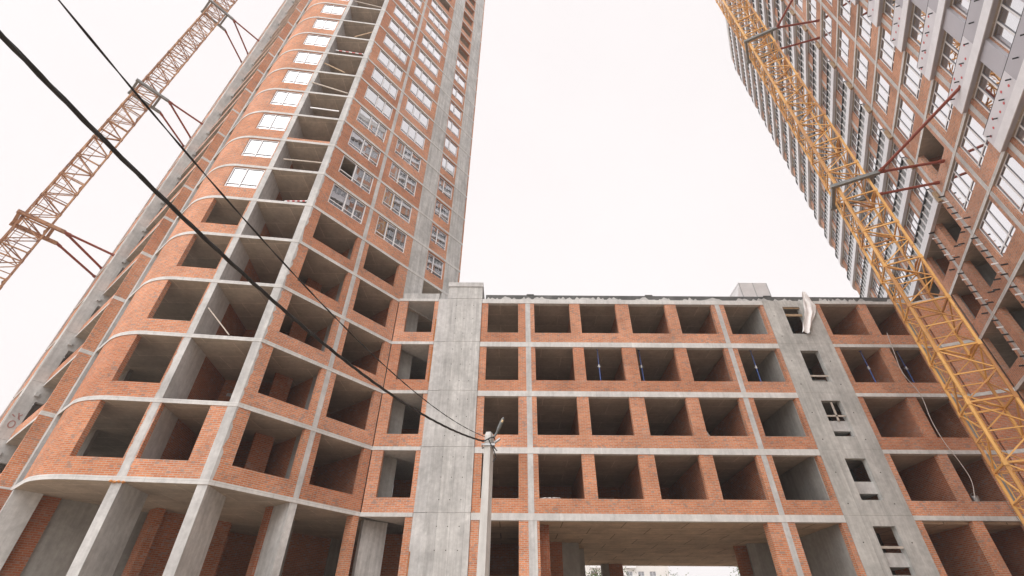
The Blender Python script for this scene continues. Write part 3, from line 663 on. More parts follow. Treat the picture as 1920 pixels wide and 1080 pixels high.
# ================================================================ RIGHT TOWER
RT = thing('clad_tower', 'tall tower on the right being clad in white and grey panels behind the yellow crane', 'building')
az = R(27.5); Rd = Vector((math.sin(az), math.cos(az))); E0 = Vector((EX, EY))
rn = Vector((-Rd.y, Rd.x))                                   # outward, towards the courtyard
SA, SB = -30.0, 17.2
# flat face with a small rounded far corner
rr = 1.6; ce = E0 + Rd * (SB - rr) - rn * rr
carc = [ce + (rn * math.cos(a) + Rd * math.sin(a)) * rr for a in [i * math.pi / 2 / 8 for i in range(9)]]
FR = Path([E0 + Rd * SA] + carc + [carc[-1] - rn * 12], -1)
def UR(s): return s - SA
ZR = [6.37, 9.37, 12.37, 15.45, 18.5, 21.33] + [21.33 + 2.845 * j for j in range(1, 19)]
NR = len(ZR)
of = [FR.xy(u, -0.012) for u in [0.0] + FR.c[1:-1] + [FR.c[-1] - 0.01]]
b2 = FR.xy(FR.c[-1] - 0.01); b3 = FR.xy(0.0, 14)
OUTR = [tuple(q) for q in of] + [tuple(b3)]
for k, z in enumerate(ZR): polyslab('floor_slab', RT, OUTR, 0.18, 'conc_in', 'conc_edge', z)
BAYS = [(-29.2, -27.0), (-26.2, -24.0), (-23.3, -21.1), (-20.4, -18.2), (-17.4, -15.25), (-14.3, -12.25), (-11.5, -9.37), (-8.56, -6.27), (-5.2, -3.38), (-2.12, -0.04), (0.95, 2.95), (3.95, 5.95), (6.95, 8.95), (9.95, 11.95), (12.9, 14.9)]
COLS = [-26.6 - 0.0, -23.65, -20.75, -17.8, -14.78, -11.9, -8.95, -5.72, -2.55, 0.5, 3.45, 6.45, 9.45, 12.45, 15.2]
edges = [-30.0] + COLS
for k in range(NR - 1):
    zb = ZR[k]; h = ZR[k + 1] - zb; H = h - 0.18
    for i, (a, b) in enumerate(BAYS):
        e0 = [-30.0, -26.6, -23.65, -20.75, -17.8, -14.78, -11.9, -8.95, -5.72, -2.55, 0.5, 3.45, 6.45, 9.45, 12.45][i]
        e1 = [-26.6, -23.65, -20.75, -17.8, -14.78, -11.9, -8.95, -5.72, -2.55, 0.5, 3.45, 6.45, 9.45, 12.45, 15.5][i]
        if b > 0.2 and k < 3: continue                        # behind the low block
        if b <= -18.3 and k > 3: pass
        if a < -15.3 and k < 2: continue
        if i == 9 and k < 4: e1 = 0.0
        c0 = 0.13 if i else 0.0
        opened = (k <= 4 and a > -5.5) or (k <= 2) or (k == 5 and i == 7)
        sill = 0.74 if opened else 0.86
        hole = (UR(a), UR(b), sill, 9 if opened else H - 0.0)
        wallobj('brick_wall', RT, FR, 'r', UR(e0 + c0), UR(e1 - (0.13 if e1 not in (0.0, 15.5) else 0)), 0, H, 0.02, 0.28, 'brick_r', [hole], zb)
        if i: wallobj('column', RT, FR, 'r', UR(e0 - 0.13), UR(e0 + 0.13), 0, H, 0.003, 0.5, 'conc', (), zb)
        if not opened:
            near = -18 < a < -5.6
            window(RT, FR, UR(a) + 0.01, UR(b) - 0.01, sill + 0.01, H - 0.01, 0.09, (0.36, 0.68), zb, transom=0.30, panes=near)
        wallobj('partition_wall', RT, FR, 'p', UR(e0 - 0.08), UR(e0 + 0.08), 0, H, 0.51, 4.5, 'conc_in' if i % 2 else 'brick_in', (), zb) if (k < 9 and i) else None
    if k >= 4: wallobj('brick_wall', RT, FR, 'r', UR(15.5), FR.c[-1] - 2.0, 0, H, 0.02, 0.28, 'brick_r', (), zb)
    wallobj('back_wall', RT, FR, 'p', UR(-29.9), UR(15.0), 0, H, 4.55, 4.7, 'conc_in', (), zb)
    # cladding bands
    if k >= 5:
        # far group: white lower strip, wool and rails above
        wallobj('cladding_band', RT, FR, 'n', UR(-5.32), FR.c[-1] - 6, -0.20, 0.27, -0.19, -0.15, 'white', (), zb)
        wallobj('band_underside', RT, FR, 'n', UR(-5.30), FR.c[-1] - 6, -0.20, -0.17, -0.149, 0.0, 'lilac2', (), zb)
        wallobj('insulation', RT, FR, 'n', UR(-5.35), FR.c[-1] - 6, 0.272, 0.92, -0.12, 0.0, 'wool', (), zb)
        wallobj('black_capping', RT, FR, 'n', UR(-5.30), FR.c[-1] - 6, 0.93, 1.02, -0.20, 0.0, 'black', (), zb)
        rk = ('rails', round(h, 3))
        if rk not in CACHE:
            m_ = MB(); u = UR(-5.3)
            while u < UR(15.4):
                FR.wall(m_, u, u + 0.04, 0.275, 0.925, -0.19, -0.121, 'frame'); u += 0.62
            CACHE[rk] = m_.mesh('bracket_row')
        tag(link('bracket_row', CACHE[rk], RT, (0, 0, zb)), None, kind='stuff')
        wallobj('end_timber', RT, FR, 'n', UR(-5.52), UR(-5.36), -0.18, 0.55, -0.16, 0.0, 'wood', (), zb)
    zmin_near = 4
    if k >= zmin_near:
        s_end = -11.52
        wallobj('cladding_band', RT, FR, 'n', UR(-29.9), UR(s_end), -0.20, 0.27, -0.20, -0.16, 'white', (), zb)
        wallobj('band_underside', RT, FR, 'n', UR(-29.9), UR(s_end - 0.02), -0.20, -0.17, -0.159, 0.0, 'lilac', (), zb)
        s_fin = s_end - (3.3 if k < 7 else 2.2 if k < 9 else 3.0)
        wallobj('cladding_panel', RT, FR, 'n', UR(s_fin), UR(s_end), 0.28, 1.02, -0.19, -0.15, 'lilac2', (), zb)
        wallobj('cladding_panel', RT, FR, 'n', UR(-29.9), UR(s_fin - 0.01), 0.28, 1.02, -0.192, -0.15, 'lilac', (), zb)
        wallobj('black_gasket', RT, FR, 'n', UR(-29.9), UR(s_end - 0.01), 1.022, 1.06, -0.19, 0.0, 'black', (), zb)
        if k < 12:
            rng = random.Random(k)
            for q in range(int((s_end - s_fin) / 0.45)):
                s = s_end - 0.25 - q * 0.45 + rng.uniform(-0.08, 0.08)
                if rng.random() < 0.95:
                    m_ = MB(); zz = rng.uniform(0.38, 0.92); c = FR.at(UR(s), zz, -0.192); c2 = FR.at(UR(s), zz, -0.20); m_.tube(c, c2, 0.06, 'red', 8)
                    link('red_marker', m_.mesh('red_marker'), RT, (0, 0, zb))
            for q in range(int(9 / 0.55)):
                s = s_end - 0.35 - q * 0.95
                if s < -17.5: break
                m_ = MB(); m_.bar(FR.at(UR(s), 0.55, -0.19), FR.at(UR(s) + 0.02, 0.60, -0.34), 0.035, 0.05, 'black'); link('panel_clip', m_.mesh('panel_clip'), RT, (0, 0, zb))
        # finished grey panels beside the windows
        for a, b in ((-15.25, -14.3), (-18.2, -17.4), (-21.1, -20.4)):
            wallobj('cladding_panel', RT, FR, 'n', UR(a), UR(b), 1.062, H - 0.03, -0.10, 0.019, 'lilac', (), zb)
    # brackets and anchors still waiting for cladding
    if 2 <= k <= 4:
        for q in range(12):
            s = -2.2 - q * 0.62 + random.uniform(-0.1, 0.1)
            if s < -6.6: break
            m_ = MB(); z_ = 0.20 + 0.22 * (q % 2); m_.bar(FR.at(UR(s), z_, 0.0), FR.at(UR(s), z_ + 0.02, -0.26), 0.04, 0.07, 'black'); link('wall_bracket', m_.mesh('wall_bracket'), RT, (0, 0, zb))
            if q % 2: continue
            m_ = MB(); z_ = 0.55 - 0.20 * (q % 4 == 0); m_.tube(FR.at(UR(s + 0.3), z_, 0.0), FR.at(UR(s + 0.3), z_, -0.14), 0.02, 'frame', 6); link('wall_anchor', m_.mesh('wall_anchor'), RT, (0, 0, zb))
        for s0_ in (-2.60, -5.78):
            for q in range(5):
                z_ = 0.9 + q * 0.42; m_ = MB(); m_.bar(FR.at(UR(s0_ - 0.12), z_, 0.0), FR.at(UR(s0_ - 0.12), z_ + 0.02, -0.26), 0.04, 0.07, 'black' if q % 3 else 'frame'); link('wall_bracket', m_.mesh('wall_bracket'), RT, (0, 0, zb))
# lowest storey of the right tower
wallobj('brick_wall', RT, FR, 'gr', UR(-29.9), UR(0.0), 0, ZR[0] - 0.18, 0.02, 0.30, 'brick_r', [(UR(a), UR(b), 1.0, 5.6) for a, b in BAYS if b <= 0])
sm = MB(); FR.wall(sm, 0.1, FR.c[-1] - 6, ZR[-1] + 0.002, ZR[-1] + 0.9, 0.0, 0.25, 'conc'); link('roof_parapet', sm.mesh('roof_parapet'), RT)

# ================================================================ CRANES
def crane(name, label, F, u, v, a, bay, ztop, collars, mat, zvis, ch=0.07):
    """square lattice mast; F front-left chord, u along the front face, v along the side"""
    T = thing(name, label, 'tower crane', (F[0], F[1], 0))
    u = Vector((*u, 0)); v = Vector((*v, 0)); c = [Vector((0, 0, 0)), u * a, u * a + v * a, v * a]
    H = 2 * bay
    br = []
    for p in c:
        sec = MB(); w_ = ch * 0.68; sec.bar(p + Vector((0, 0, 0.1)), p + Vector((0, 0, H - 0.1)), w_ * 2, w_ * 2, mat, up=tuple(u))
        sec.bar(p + Vector((0, 0, -0.10)), p + Vector((0, 0, 0.10)), ch * 2.0, ch * 2.0, mat, up=tuple(u)); br.append(sec.mesh('chord'))
    for i in range(4):
        p, q = c[i], c[(i + 1) % 4]
        for j in range(2):
            z = j * bay
            m_ = MB(); m_.bar(p + Vector((0, 0, z)), q + Vector((0, 0, z)), 0.045 if j else 0.065, 0.045 if j else 0.07, mat); br.append(m_.mesh('cross_bar'))
            m_ = MB(); s_, e_ = (p, q) if j == 0 else (q, p)
            m_.bar(s_ + Vector((0, 0, z + 0.04)), e_ + Vector((0, 0, z + bay - 0.04)), 0.048, 0.048, mat); br.append(m_.mesh('diagonal_brace'))
    m_ = MB(); m_.bar(c[0] + Vector((0, 0, 0.05)), c[2] + Vector((0, 0, 0.05)), 0.05, 0.05, mat); br.append(m_.mesh('diagonal_brace'))
    # one mesh of all bars for sections the picture does not show
    z = 0.0; lad = MB(); k = 0
    n = int(ztop / H)
    for k in range(n):
        z = k * H; s = link('mast_section', None, T, (0, 0, z))
        if z < zvis[1]:
            for bmz in br: link(bmz.name.split('.')[0], bmz, s)
        elif z >= zvis[1]:
            for bmz in br[:8]: link(bmz.name.split('.')[0], bmz, s)
    # ladder inside
    lp = (c[3] * 0.75 + c[2] * 0.25)
    m_ = MB(); wl = u * 0.2
    for sgn in (-1, 1): m_.bar(lp + wl * sgn, lp + wl * sgn + Vector((0, 0, n * H)), 0.03, 0.03, mat)
    k = 0.3
    while k < n * H: m_.bar(lp - wl + Vector((0, 0, k)), lp + wl + Vector((0, 0, k)), 0.02, 0.02, mat); k += 0.33
    link('ladder', m_.mesh('ladder'), T)
    # rest platforms: thin triangular plates every third section
    for q in range(1, n, 2):
        m_ = MB(); zz = q * H + 0.06; pts = [c[1] * 0.98, c[2] * 0.98, c[2] * 0.45 + c[1] * 0.45]
        t_ = [p + Vector((0, 0, zz + 0.03)) for p in pts]; b_ = [p + Vector((0, 0, zz)) for p in pts]
        m_.face(t_, [(0, 0)] * 3, mat); m_.face(b_[::-1], [(0, 0)] * 3, mat)
        for i in range(3): m_.face([b_[i], b_[(i + 1) % 3], t_[(i + 1) % 3], t_[i]], [(0, 0)] * 4, mat)
        link('platform', m_.mesh('platform'), T)
    for zc, ends, over, cm in collars:
        m_ = MB(); e = 0.30; k = [p + (u * (1 if i in (1, 2) else -1) + v * (1 if i > 1 else -1)) * e * 0.62 + Vector((0, 0, zc)) for i, p in enumerate(c)]
        dirs = over
        m_.bar(k[0] - u * 0.12, k[1] + u * dirs, 0.18, 0.20, cm); m_.bar(k[3] - u * 0.12, k[2] + u * dirs, 0.18, 0.20, cm)
        m_.bar(k[0] + v * 0.10, k[3] - v * 0.10, 0.16, 0.19, cm); m_.bar(k[1] + v * 0.10, k[2] - v * 0.10, 0.16, 0.19, cm)
        co = link('collar', m_.mesh('collar'), T)
        for i, (st, en) in enumerate(ends):
            s_ = {0: k[1] + u * dirs, 1: k[1] + u * dirs, 2: k[2] + u * dirs}[st]
            en = Vector(en) - Vector((F[0], F[1], 0)); m_ = MB(); dd = (en - s_).normalized()
            m_.tube(s_ + dd * 0.12, en, 0.075, 'redlead', 10); m_.tube(s_ - dd * 0.05, s_ + dd * 0.28, 0.10, 'redlead', 8)
            m_.tube(en - dd * 0.2, en, 0.10, 'redlead', 8); link('tie_rod', m_.mesh('tie_rod'), co)
    return T
ur = Vector((math.sin(R(118)), math.cos(R(118)))); vr = Vector((-ur.y, ur.x))
def RP(s, z, d=-0.05): q = FR.at(UR(s), z, d); return tuple(q)
crane('tower_crane', 'yellow lattice tower crane mast tied with red struts to the clad tower', (17.93, 17.45), ur, vr, 1.44, 1.16, 60,
      [(21.85, [(0, RP(-12.75, 21.75)), (1, RP(-7.95, 21.75)), (2, RP(-6.4, 21.7))], 0.35, 'collar'), (38.35, [(0, RP(-12.5, 38.5)), (1, RP(-7.5, 38.6)), (2, RP(-6.15, 38.5))], 0.35, 'collar')], 'yellow', (5, 47))
ua = Vector((Ad.x, Ad.y)); va = Vector((uc.x, uc.y)); al = 1.27
pr = 35.0 * Vector((math.sin(R(-53.5)), math.cos(R(-53.5)))); FLc = pr - ua * al
def CPt(c, o, z): q = Ce + uc * c + nc * o; return (q.x, q.y, z)
lc = []
for zc, cm in ((21.7, 'yellow2'), (36.1, 'collar'), (50.4, 'collar')):
    lc.append((zc, [(0, CPt(8.2, 0.9, zc - 0.1)), (1, CPt(10.4, 0.9, zc - 0.15)), (2, CPt(11.7, 0.9, zc - 0.2))], 0.55, cm))
crane('tower_crane', 'brownish tower crane mast beside the left tower with three dark tie collars', (FLc.x, FLc.y), ua, va, al, 0.98, 72, lc, 'yellow2', (20, 60), 0.055)

# ================================================================ POLE, LAMP, CABLES
PX, PY, PZ = -0.60, 12.5, 6.14
PO = thing('utility_pole', 'pale concrete street pole standing in front of the low block', 'pole', (PX, PY, 0))
m_ = MB(); wb, wt = 0.165, 0.118; cb = [(-1, -0.72), (0.35, -1), (1, 0.72), (-0.35, 1)]
lv = [(0, wb, -0.05), (PZ - 0.10, wt, 0.02), (PZ, wt * 0.72, 0.02)]
rings = [[(x * w_ + ox, y * w_, z) for x, y in cb] for z, w_, ox in lv]
for A, B in zip(rings, rings[1:]):
    for i in range(4): j = (i + 1) % 4; m_.face([A[i], A[j], B[j], B[i]], [(0, A[i][2]), (0.3, A[i][2]), (0.3, B[i][2]), (0, B[i][2])], 'pole')
m_.face(rings[-1], [(0, 0)] * 4, 'pole'); link('shaft', m_.mesh('shaft'), PO)
m_ = MB(); m_.bar((-0.17, -0.13, PZ - 0.36), (0.17, -0.13, PZ - 0.36), 0.03, 0.05, 'steel'); m_.bar((-0.17, 0.13, PZ - 0.36), (0.17, 0.13, PZ - 0.36), 0.03, 0.05, 'steel')
m_.bar((0.16, -0.14, PZ - 0.36), (0.16, 0.14, PZ - 0.36), 0.03, 0.05, 'steel'); m_.bar((-0.16, -0.14, PZ - 0.36), (-0.16, 0.14, PZ - 0.36), 0.03, 0.05, 'steel'); link('clamp', m_.mesh('clamp'), PO)
m_ = MB()
for i in range(14):
    a, b = i / 14 * 6.283, (i + 1) / 14 * 6.283
    m_.tube((0.17 * math.cos(a) + 0.01, 0.17 * math.sin(a), PZ - 0.22 - 0.05 * math.sin(2 * a)), (0.17 * math.cos(b) + 0.01, 0.17 * math.sin(b), PZ - 0.22 - 0.05 * math.sin(2 * b)), 0.016, 'black')
for p, q in (((0.0, -0.17, PZ - 0.22), (0.17, -0.12, PZ - 0.55)), ((0.17, -0.12, PZ - 0.55), (0.22, -0.08, PZ - 0.68)), ((0.22, -0.08, PZ - 0.68), (0.14, -0.10, PZ - 0.80)), ((0.12, -0.16, PZ - 0.4), (0.24, -0.1, PZ - 0.52))):
    m_.tube(p, q, 0.014, 'black')
link('wire_loop', m_.mesh('wire_loop'), PO)
m_ = MB(); m_.tube((0.15, 0.0, PZ - 0.28), (0.30, 0.02, PZ - 0.16), 0.035, 'steel', 8); m_.tube((0.14, 0, PZ - 0.12), (0.26, 0.0, PZ + 0.06), 0.03, 'lamp', 8); link('lamp_bracket', m_.mesh('lamp_bracket'), PO)
m_ = MB(); d = Vector((0.175, -0.05, 0.40)).normalized(); st = Vector((0.19, 0, PZ - 0.06))
ringp = [(0.0, 0.022), (0.08, 0.028), (0.18, 0.045), (0.36, 0.05), (0.46, 0.04), (0.51, 0.018)]
for (t0, r0), (t1, r1) in zip(ringp, ringp[1:]): m_.tube(st + d * t0, st + d * t1, r0, 'lamp', 10, r1)
hd = link('lamp_head', m_.mesh('lamp_head'), PO)
m_ = MB(); q = st + d * 0.36 + Vector((0.012, -0.034, -0.008)); m_.tube(q, q + d * 0.07, 0.025, 'amber', 8); link('lens', m_.mesh('lens'), hd)
def cable(name, label, p0, p1, sag, r, mat, n=48, strands=1):
    cu = bpy.data.curves.new(name, 'CURVE'); cu.dimensions = '3D'; cu.bevel_depth = r; cu.bevel_resolution = 3
    p0 = Vector(p0); p1 = Vector(p1)
    for s in range(strands):
        sp = cu.splines.new('POLY'); sp.points.add(n)
        for i in range(n + 1):
            t = 1.75 * i / n; q = p0.lerp(p1, t) - Vector((0, 0, sag * 4 * t * (1 - t)))
            if strands > 1: a = t * 60 + s * 6.283 / strands; q += Vector((math.cos(a), 0, math.sin(a))) * r * 0.9
            sp.points[i].co = (*q, 1)
    cu.materials.append(M[mat]); tmp = bpy.data.objects.new('tmp', cu); COL.objects.link(tmp)
    dg = bpy.context.evaluated_depsgraph_get(); me = bpy.data.meshes.new_from_object(tmp.evaluated_get(dg)); me.name = name
    bpy.data.objects.remove(tmp)
    return tag(link(name, me), label, 'cable')
cable('overhead_cable', 'thick black overhead cable sagging down to the concrete pole', (PX - 0.13, PY - 0.02, 5.90), (-3.755, 2.568, 5.262), 0.469, 0.0135, 'black', n=90, strands=3)
cable('overhead_wire', 'thin black wire running above the thick cable to the pole top', (PX - 0.1, PY - 0.03, 6.02), (-2.80, 3.23, 5.072), 0.343, 0.0055, 'black', n=90, strands=2)

# ================================================================ SMALL THINGS
# white sheet hanging from the roof
bm = bmesh.new(); nx, nz = 10, 26; gv = []
prof = [(18.97, 17.80, 18.05), (18.6, 17.66, 18.10), (18.0, 17.55, 18.32), (17.5, 17.40, 18.12), (17.1, 17.24, 17.84), (16.6, 16.98, 17.52), (16.04, 16.76, 17.22)]
def pf(z):
    for a, b in zip(prof, prof[1:]):
        if b[0] <= z <= a[0]: t = (a[0] - z) / (a[0] - b[0]); return a[1] + (b[1] - a[1]) * t, a[2] + (b[2] - a[2]) * t
    return prof[-1][1:]
for j in range(nz + 1):
    z = 18.97 - 2.93 * j / nz; xl, xr = pf(max(z, 16.04)); row = []
    for i in range(nx + 1):
        t = i / nx; x = xl + (xr - xl) * t
        y = YF - 0.16 - 0.07 * math.sin(t * 9.5 + z * 0.8) * (0.4 + 0.6 * j / nz) - 0.035 * math.sin(t * 17 + z * 3.1) - 0.03 * math.sin(z * 9 + t * 4)
        row.append(bm.verts.new((x, y, z + 0.05 * math.sin(t * 7) * (j == nz))))
    gv.append(row)
for j in range(nz):
    for i in range(nx): f = bm.faces.new((gv[j][i], gv[j + 1][i], gv[j + 1][i + 1], gv[j][i + 1])); f.smooth = True
me = bpy.data.meshes.new('hanging_sheet'); 
for f in bm.faces: f.normal_update()
dup = bmesh.ops.duplicate(bm, geom=bm.verts[:] + bm.edges[:] + bm.faces[:])
for v in [q for q in dup['geom'] if isinstance(q, bmesh.types.BMVert)]: v.co.y += 0.012
bmesh.ops.reverse_faces(bm, faces=[q for q in dup['geom'] if isinstance(q, bmesh.types.BMFace)])
bm.to_mesh(me); bm.free(); me.materials.append(M['cloth'])
tag(link('hanging_sheet', me), 'crumpled white sheet hanging from the roof beside the top stairwell opening', 'sheet')
# rope
def rope(name, label, pts, r, mat, cat):
    cu = bpy.data.curves.new(name, 'CURVE'); cu.dimensions = '3D'; cu.bevel_depth = r; cu.bevel_resolution = 2
    sp = cu.splines.new('BEZIER'); sp.bezier_points.add(len(pts) - 1)
    for b, p in zip(sp.bezier_points, pts): b.co = p; b.handle_left_type = b.handle_right_type = 'AUTO'
    cu.materials.append(M[mat]); tmp = bpy.data.objects.new('tmp', cu); COL.objects.link(tmp)
    dg = bpy.context.evaluated_depsgraph_get(); me = bpy.data.meshes.new_from_object(tmp.evaluated_get(dg)); me.name = name; bpy.data.objects.remove(tmp)
    return tag(link(name, me), label, cat)
yr = YF - 0.1
rope('hanging_rope', 'thin pale rope hanging down the brick bays left of the yellow crane', [(21.70, yr, 16.1), (21.5, yr, 14.8), (21.36, yr, 13.55), (21.66, yr, 12.3), (21.46, yr - .05, 10.8), (21.48, yr - .08, 9.74), (21.72, yr - .08, 8.6), (21.78, yr - .06, 7.9), (21.55, yr, 7.12)], 0.016, 'rope', 'rope')
rope('hanging_wire', 'thin dark wire hanging over the lowest brick bay at the right edge', [(22.9, yr, 7.0), (23.0, yr, 6.2), (23.35, yr, 5.2), (23.9, yr, 4.3), (24.3, yr, 3.7)], 0.012, 'collar', 'wire')
# bucket on the sill
BK = thing('bucket', 'small grey bucket on the brick sill at the lower end of the rope', 'bucket', (21.75, YF + 0.10, 7.01))
m_ = MB(); m_.tube((0, 0, 0), (0, 0, 0.24), 0.10, 'steel', 12, 0.14); link('body', m_.mesh('body'), BK)
m_ = MB()
for i in range(8):
    a, b = math.pi * i / 8, math.pi * (i + 1) / 8; m_.tube((0.14 * math.cos(a), 0, 0.24 + 0.13 * math.sin(a)), (0.14 * math.cos(b), 0, 0.24 + 0.13 * math.sin(b)), 0.008, 'collar', 5)
link('handle', m_.mesh('handle'), BK)
# telescopic props
def prop_(x, y, zb, lab):
    T = thing('shoring_prop', lab, 'prop', (x, y, zb), 'blue shoring props in the second row from the top')
    m_ = MB(); m_.tube((0, 0, 0.01), (0, 0, 1.75), 0.036, 'blue', 10); link('outer_tube', m_.mesh('outer_tube'), T)
    m_ = MB(); m_.tube((0, 0, 1.7), (0, 0, 2.78), 0.027, 'blue', 10); link('inner_tube', m_.mesh('inner_tube'), T)
    m_ = MB(); m_.tube((0, 0, 1.62), (0, 0, 1.80), 0.055, 'steel', 10); m_.bar((-0.12, 0, 1.7), (0.12, 0, 1.7), 0.02, 0.02, 'steel'); link('collar_nut', m_.mesh('collar_nut'), T)
    for z in (0.0, 2.781): m_ = MB(); m_.box((-0.07, -0.07, z), (0.07, 0.07, z + 0.01), 'blue'); link('end_plate', m_.mesh('end_plate'), T)
for x, lab in ((4.92, 'blue steel prop in the third opening right of the concrete lift shaft'), (7.30, 'blue steel prop at the left edge of the fourth opening of its row'), (13.74, 'blue steel prop in the opening left of the concrete stair core'), (20.06, 'blue steel prop in the opening just right of the concrete stair core'), (22.17, 'blue steel prop half hidden next to the hanging rope')):
    prop_(x, YF + 0.42, ZC[2], lab)
# rails and boards across the open loggias
def rail(name, label, a, b, wd, hg, mat, d=0.08, stripes=False):
    T = thing(name, label, 'rail' if 'rail' in name else 'board', tuple(FB.at(a[0], a[1], d)), 'loose rails and boards in the open loggias')
    p = Vector((0, 0, 0)); q = FB.at(b[0], b[1], d) - FB.at(a[0], a[1], d)
    if not stripes: m_ = MB(); m_.bar(p, q, wd, hg, mat); link('bar', m_.mesh('bar'), T)
    else:
        n = 9
        for i in range(n): m_ = MB(); m_.bar(p.lerp(q, i / n), p.lerp(q, (i + 1) / n - 0.002), wd, hg, 'red' if i % 2 else 'frame'); link('stripe', m_.mesh('stripe'), T)
rail('loggia_rail', 'pale rail across the highest visible open loggia', (2.85, 46.2), (0.2, 45.6), 0.05, 0.09, 'wood2')
rail('timber_board', 'brown board slanting across an open loggia near the top', (1.57, 40.05), (0.14, 41.38), 0.04, 0.12, 'wood')
rail('striped_rail', 'red and white striped rail in an upper open loggia', (2.5, 37.66), (0.30, 37.57), 0.04, 0.07, 'red', stripes=True)
rail('timber_board', 'brown board slanting down inside an upper open loggia below the striped rail', (2.85, 35.65), (1.2, 34.7), 0.04, 0.11, 'wood')
rail('loggia_rail', 'long pale rail sloping across a loggia halfway up the tower', (3.0, 32.8), (0.4, 31.95), 0.05, 0.10, 'wood2', -0.03)
rail('loggia_rail', 'short pale level rail in the loggia beside the third window from below', (2.43, 30.0), (0.57, 29.93), 0.05, 0.09, 'frame')
rail('loggia_rail', 'grey level rail in the loggia beside the second window row', (2.60, 24.57), (0.2, 24.58), 0.05, 0.08, 'wood2')
rail('striped_rail', 'red and white striped bar lying on the slab of the lowest glazed storey', (1.55, 21.08), (0.37, 21.25), 0.04, 0.06, 'red', stripes=True)
rail('timber_board', 'thin pale pole leaning out of the second open loggia from below', (2.78, 13.75), (1.42, 12.42), 0.05, 0.05, 'wood2', -0.02)
LB = thing('leaning_board', 'pale board leaning in the opening left of the column in the third row', 'board', (10.15, YF + 0.35, ZC[1]))
m_ = MB(); m_.bar((0.0, 0.0, 0.64), (-0.28, 0.1, 1.35), 0.04, 0.10, 'wood2'); link('board', m_.mesh('board'), LB)
RU = thing('mortar_rubble', 'pale mortar rubble left on the sill of the bottom row opening', 'rubble', (1.45, YF + 0.08, 7.01))
rb = random.Random(3)
for i in range(16):
    bm = bmesh.new(); bmesh.ops.create_icosphere(bm, subdivisions=1, radius=rb.uniform(0.03, 0.075))
    for v in bm.verts: v.co = Vector((v.co.x * rb.uniform(0.9, 1.5), v.co.y, v.co.z * 0.6)) * rb.uniform(0.85, 1.15)
    me = bpy.data.meshes.new('lump'); bm.to_mesh(me); bm.free(); me.materials.append(M['conc_edge']); link('lump', me, RU, (i * 0.055 + rb.uniform(-0.02, 0.02), rb.uniform(-0.04, 0.05), 0.03))
MS = thing('mesh_panel', 'small dark steel mesh leaning on the concrete wall left of the stair core', 'mesh', (15.02, YF + 0.55, ZC[1] + 0.64))
for i in range(6):
    m_ = MB(); m_.bar((-0.04, i * 0.08, 0.0), (-0.01, i * 0.08, 0.42), 0.012, 0.012, 'black'); link('wire', m_.mesh('wire'), MS)
    m_ = MB(); m_.bar((-0.03, -0.03, 0.03 + i * 0.07), (-0.03, 0.43, 0.03 + i * 0.07), 0.012, 0.012, 'black'); link('wire', m_.mesh('wire'), MS)
# conduit in the dark doorway
rope('cable_conduit', 'brown conduit with white tips in the dark doorway under the left tower', [tuple(FA.at(1.75, 0.2, 3.5)), tuple(FA.at(1.80, 1.8, 3.5)), tuple(FA.at(1.78, 2.6, 3.5)), tuple(FA.at(1.86, 3.0, 3.45))], 0.05, 'foam', 'conduit')

# ================================================================ BEYOND THE PASSAGE
def far_block(label, x0, x1, y, h, col):
    T = thing('apartment_block', label, 'building', ((x0 + x1) / 2, y, 0))
    M[col[0]] = mat_plain(col[0], col[1], 0.8, var=0.06, scale=0.5)
    P = Path([(x0 - (x0 + x1) / 2, 0), ((x1 - x0) / 2, 0)]); W = x1 - x0; holes = []
    z = 1.0
    while z + 2.4 < h:
        u = 1.0
        while u + 2.2 < W: holes.append((u, u + 1.7, z + 0.8, z + 2.2)); u += 3.2
        z += 2.9
    m_ = MB(); P.wall(m_, 0, W, 0, h, 0, 0.4, col[0], holes); link('wall', m_.mesh('wall'), T)
    m_ = MB(); P.wall(m_, 0.01, W - 0.01, 0, h - 0.01, 1.2, 14, col[0]); link('core', m_.mesh('core'), T)
    m_ = MB(); P.wall(m_, -0.2, W + 0.2, h + 0.002, h + 0.4, -0.3, 14.2, 'conc'); link('roof', m_.mesh('roof'), T)
    for hh in holes:
        if hh[2] > 10: window(T, P, hh[0], hh[1], hh[2], hh[3], 0.15, (0.5,), 0, panes=False)
    u = 4.0
    while u + 3.0 < W:
        z = 1.0
        while z + 2.4 < h:
            if z > 8: m_ = MB(); P.wall(m_, u, u + 2.8, z, z + 1.0, -1.1, -0.002, 'frame'); link('balcony', m_.mesh('balcony'), T)
            z += 2.9
        u += 9.6
far_block('white apartment block with balconies seen far through the passage', 18.0, 43.5, 150, 26, ('block_white', (0.72, 0.70, 0.68)))
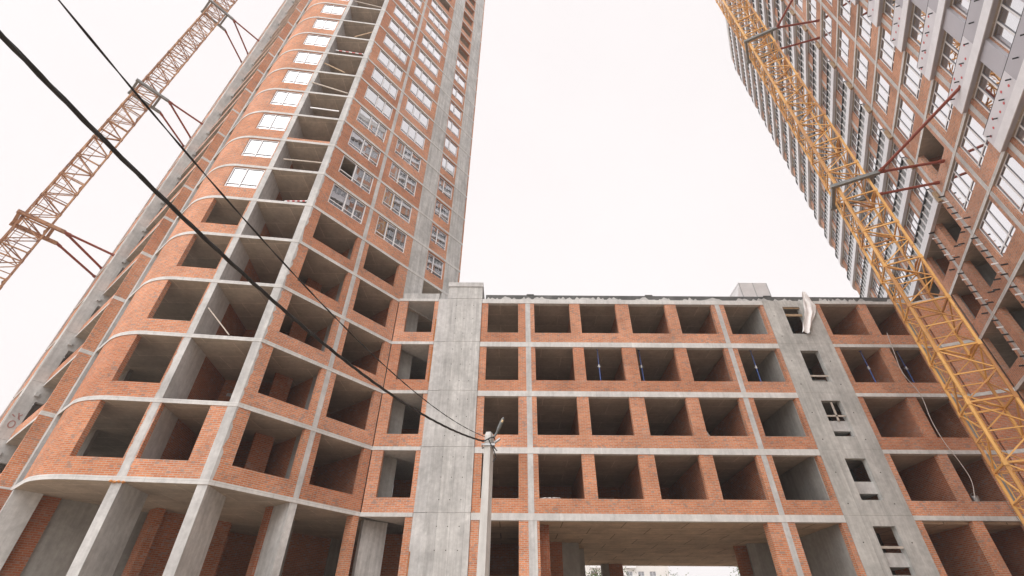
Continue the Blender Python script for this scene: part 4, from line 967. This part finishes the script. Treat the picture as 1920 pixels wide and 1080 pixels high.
def tree(x, y, h, label, seed):
    rng = random.Random(seed); T = thing('tree', label, 'tree', (x, y, 0), 'trees beyond the passage')
    m_ = MB(); m_.tube((0, 0, 0), (0.1, 0, h * 0.45), 0.22, 'bark', 8, 0.14)
    tips = []
    for i in range(9):
        a = rng.uniform(0, 6.28); e = Vector((math.cos(a) * h * rng.uniform(0.12, 0.26), math.sin(a) * h * rng.uniform(0.12, 0.26), h * rng.uniform(0.55, 0.95)))
        s = Vector((0.1, 0, h * rng.uniform(0.3, 0.45))); m_.tube(s, e, 0.07, 'bark', 5, 0.02); tips += [s.lerp(e, t) for t in (0.5, 0.7, 0.85, 1.0)]
    link('trunk', m_.mesh('trunk'), T)
    V = []; F = []
    for p in tips:
        for j in range(95):
            q = p + Vector((rng.gauss(0, 0.5), rng.gauss(0, 0.5), rng.gauss(0, 0.42))) * (h / 9)
            a = Vector((rng.uniform(-1, 1), rng.uniform(-1, 1), rng.uniform(-1, 1))).normalized() * rng.uniform(0.07, 0.14); b = a.orthogonal().normalized() * a.length * 0.55
            i0 = len(V); V += [q - a, q + b, q + a, q - b]; F.append((i0, i0 + 1, i0 + 2, i0 + 3))
    me = bpy.data.meshes.new('crown'); me.from_pydata([tuple(v) for v in V], [], F); me.materials.append(M['leaf'])
    tag(link('crown', me, T), None)
tree(25.0, 60, 9.3, 'leafy green tree at the right end of the view through the passage', 1)
tree(27.0, 61, 9.6, 'second leafy green tree beside the passage pier', 2)
tree(19.5, 66, 8.9, 'small bare-topped green tree in front of the sky gap', 3)
tree(9.8, 56, 8.0, 'green tree by the left end of the far white block', 4)

# ================================================================ HAZE
hm = bpy.data.materials.new('haze'); hm.use_nodes = True; ht = hm.node_tree; ht.nodes.clear()
hout = ht.nodes.new('ShaderNodeOutputMaterial'); hv = ht.nodes.new('ShaderNodeVolumePrincipled')
hv.inputs['Density'].default_value = 0.0011; hv.inputs['Color'].default_value = (0.98, 0.965, 0.965, 1)
ht.links.new(hv.outputs[0], hout.inputs['Volume'])
bm = bmesh.new(); bmesh.ops.create_cube(bm, size=1.0); bmesh.ops.scale(bm, vec=(530, 530, 76), verts=bm.verts)
me = bpy.data.meshes.new('haze'); bm.to_mesh(me); bm.free(); me.materials.append(hm)
tag(link('haze', me, None, (0, 0, 37)), None, kind='stuff')
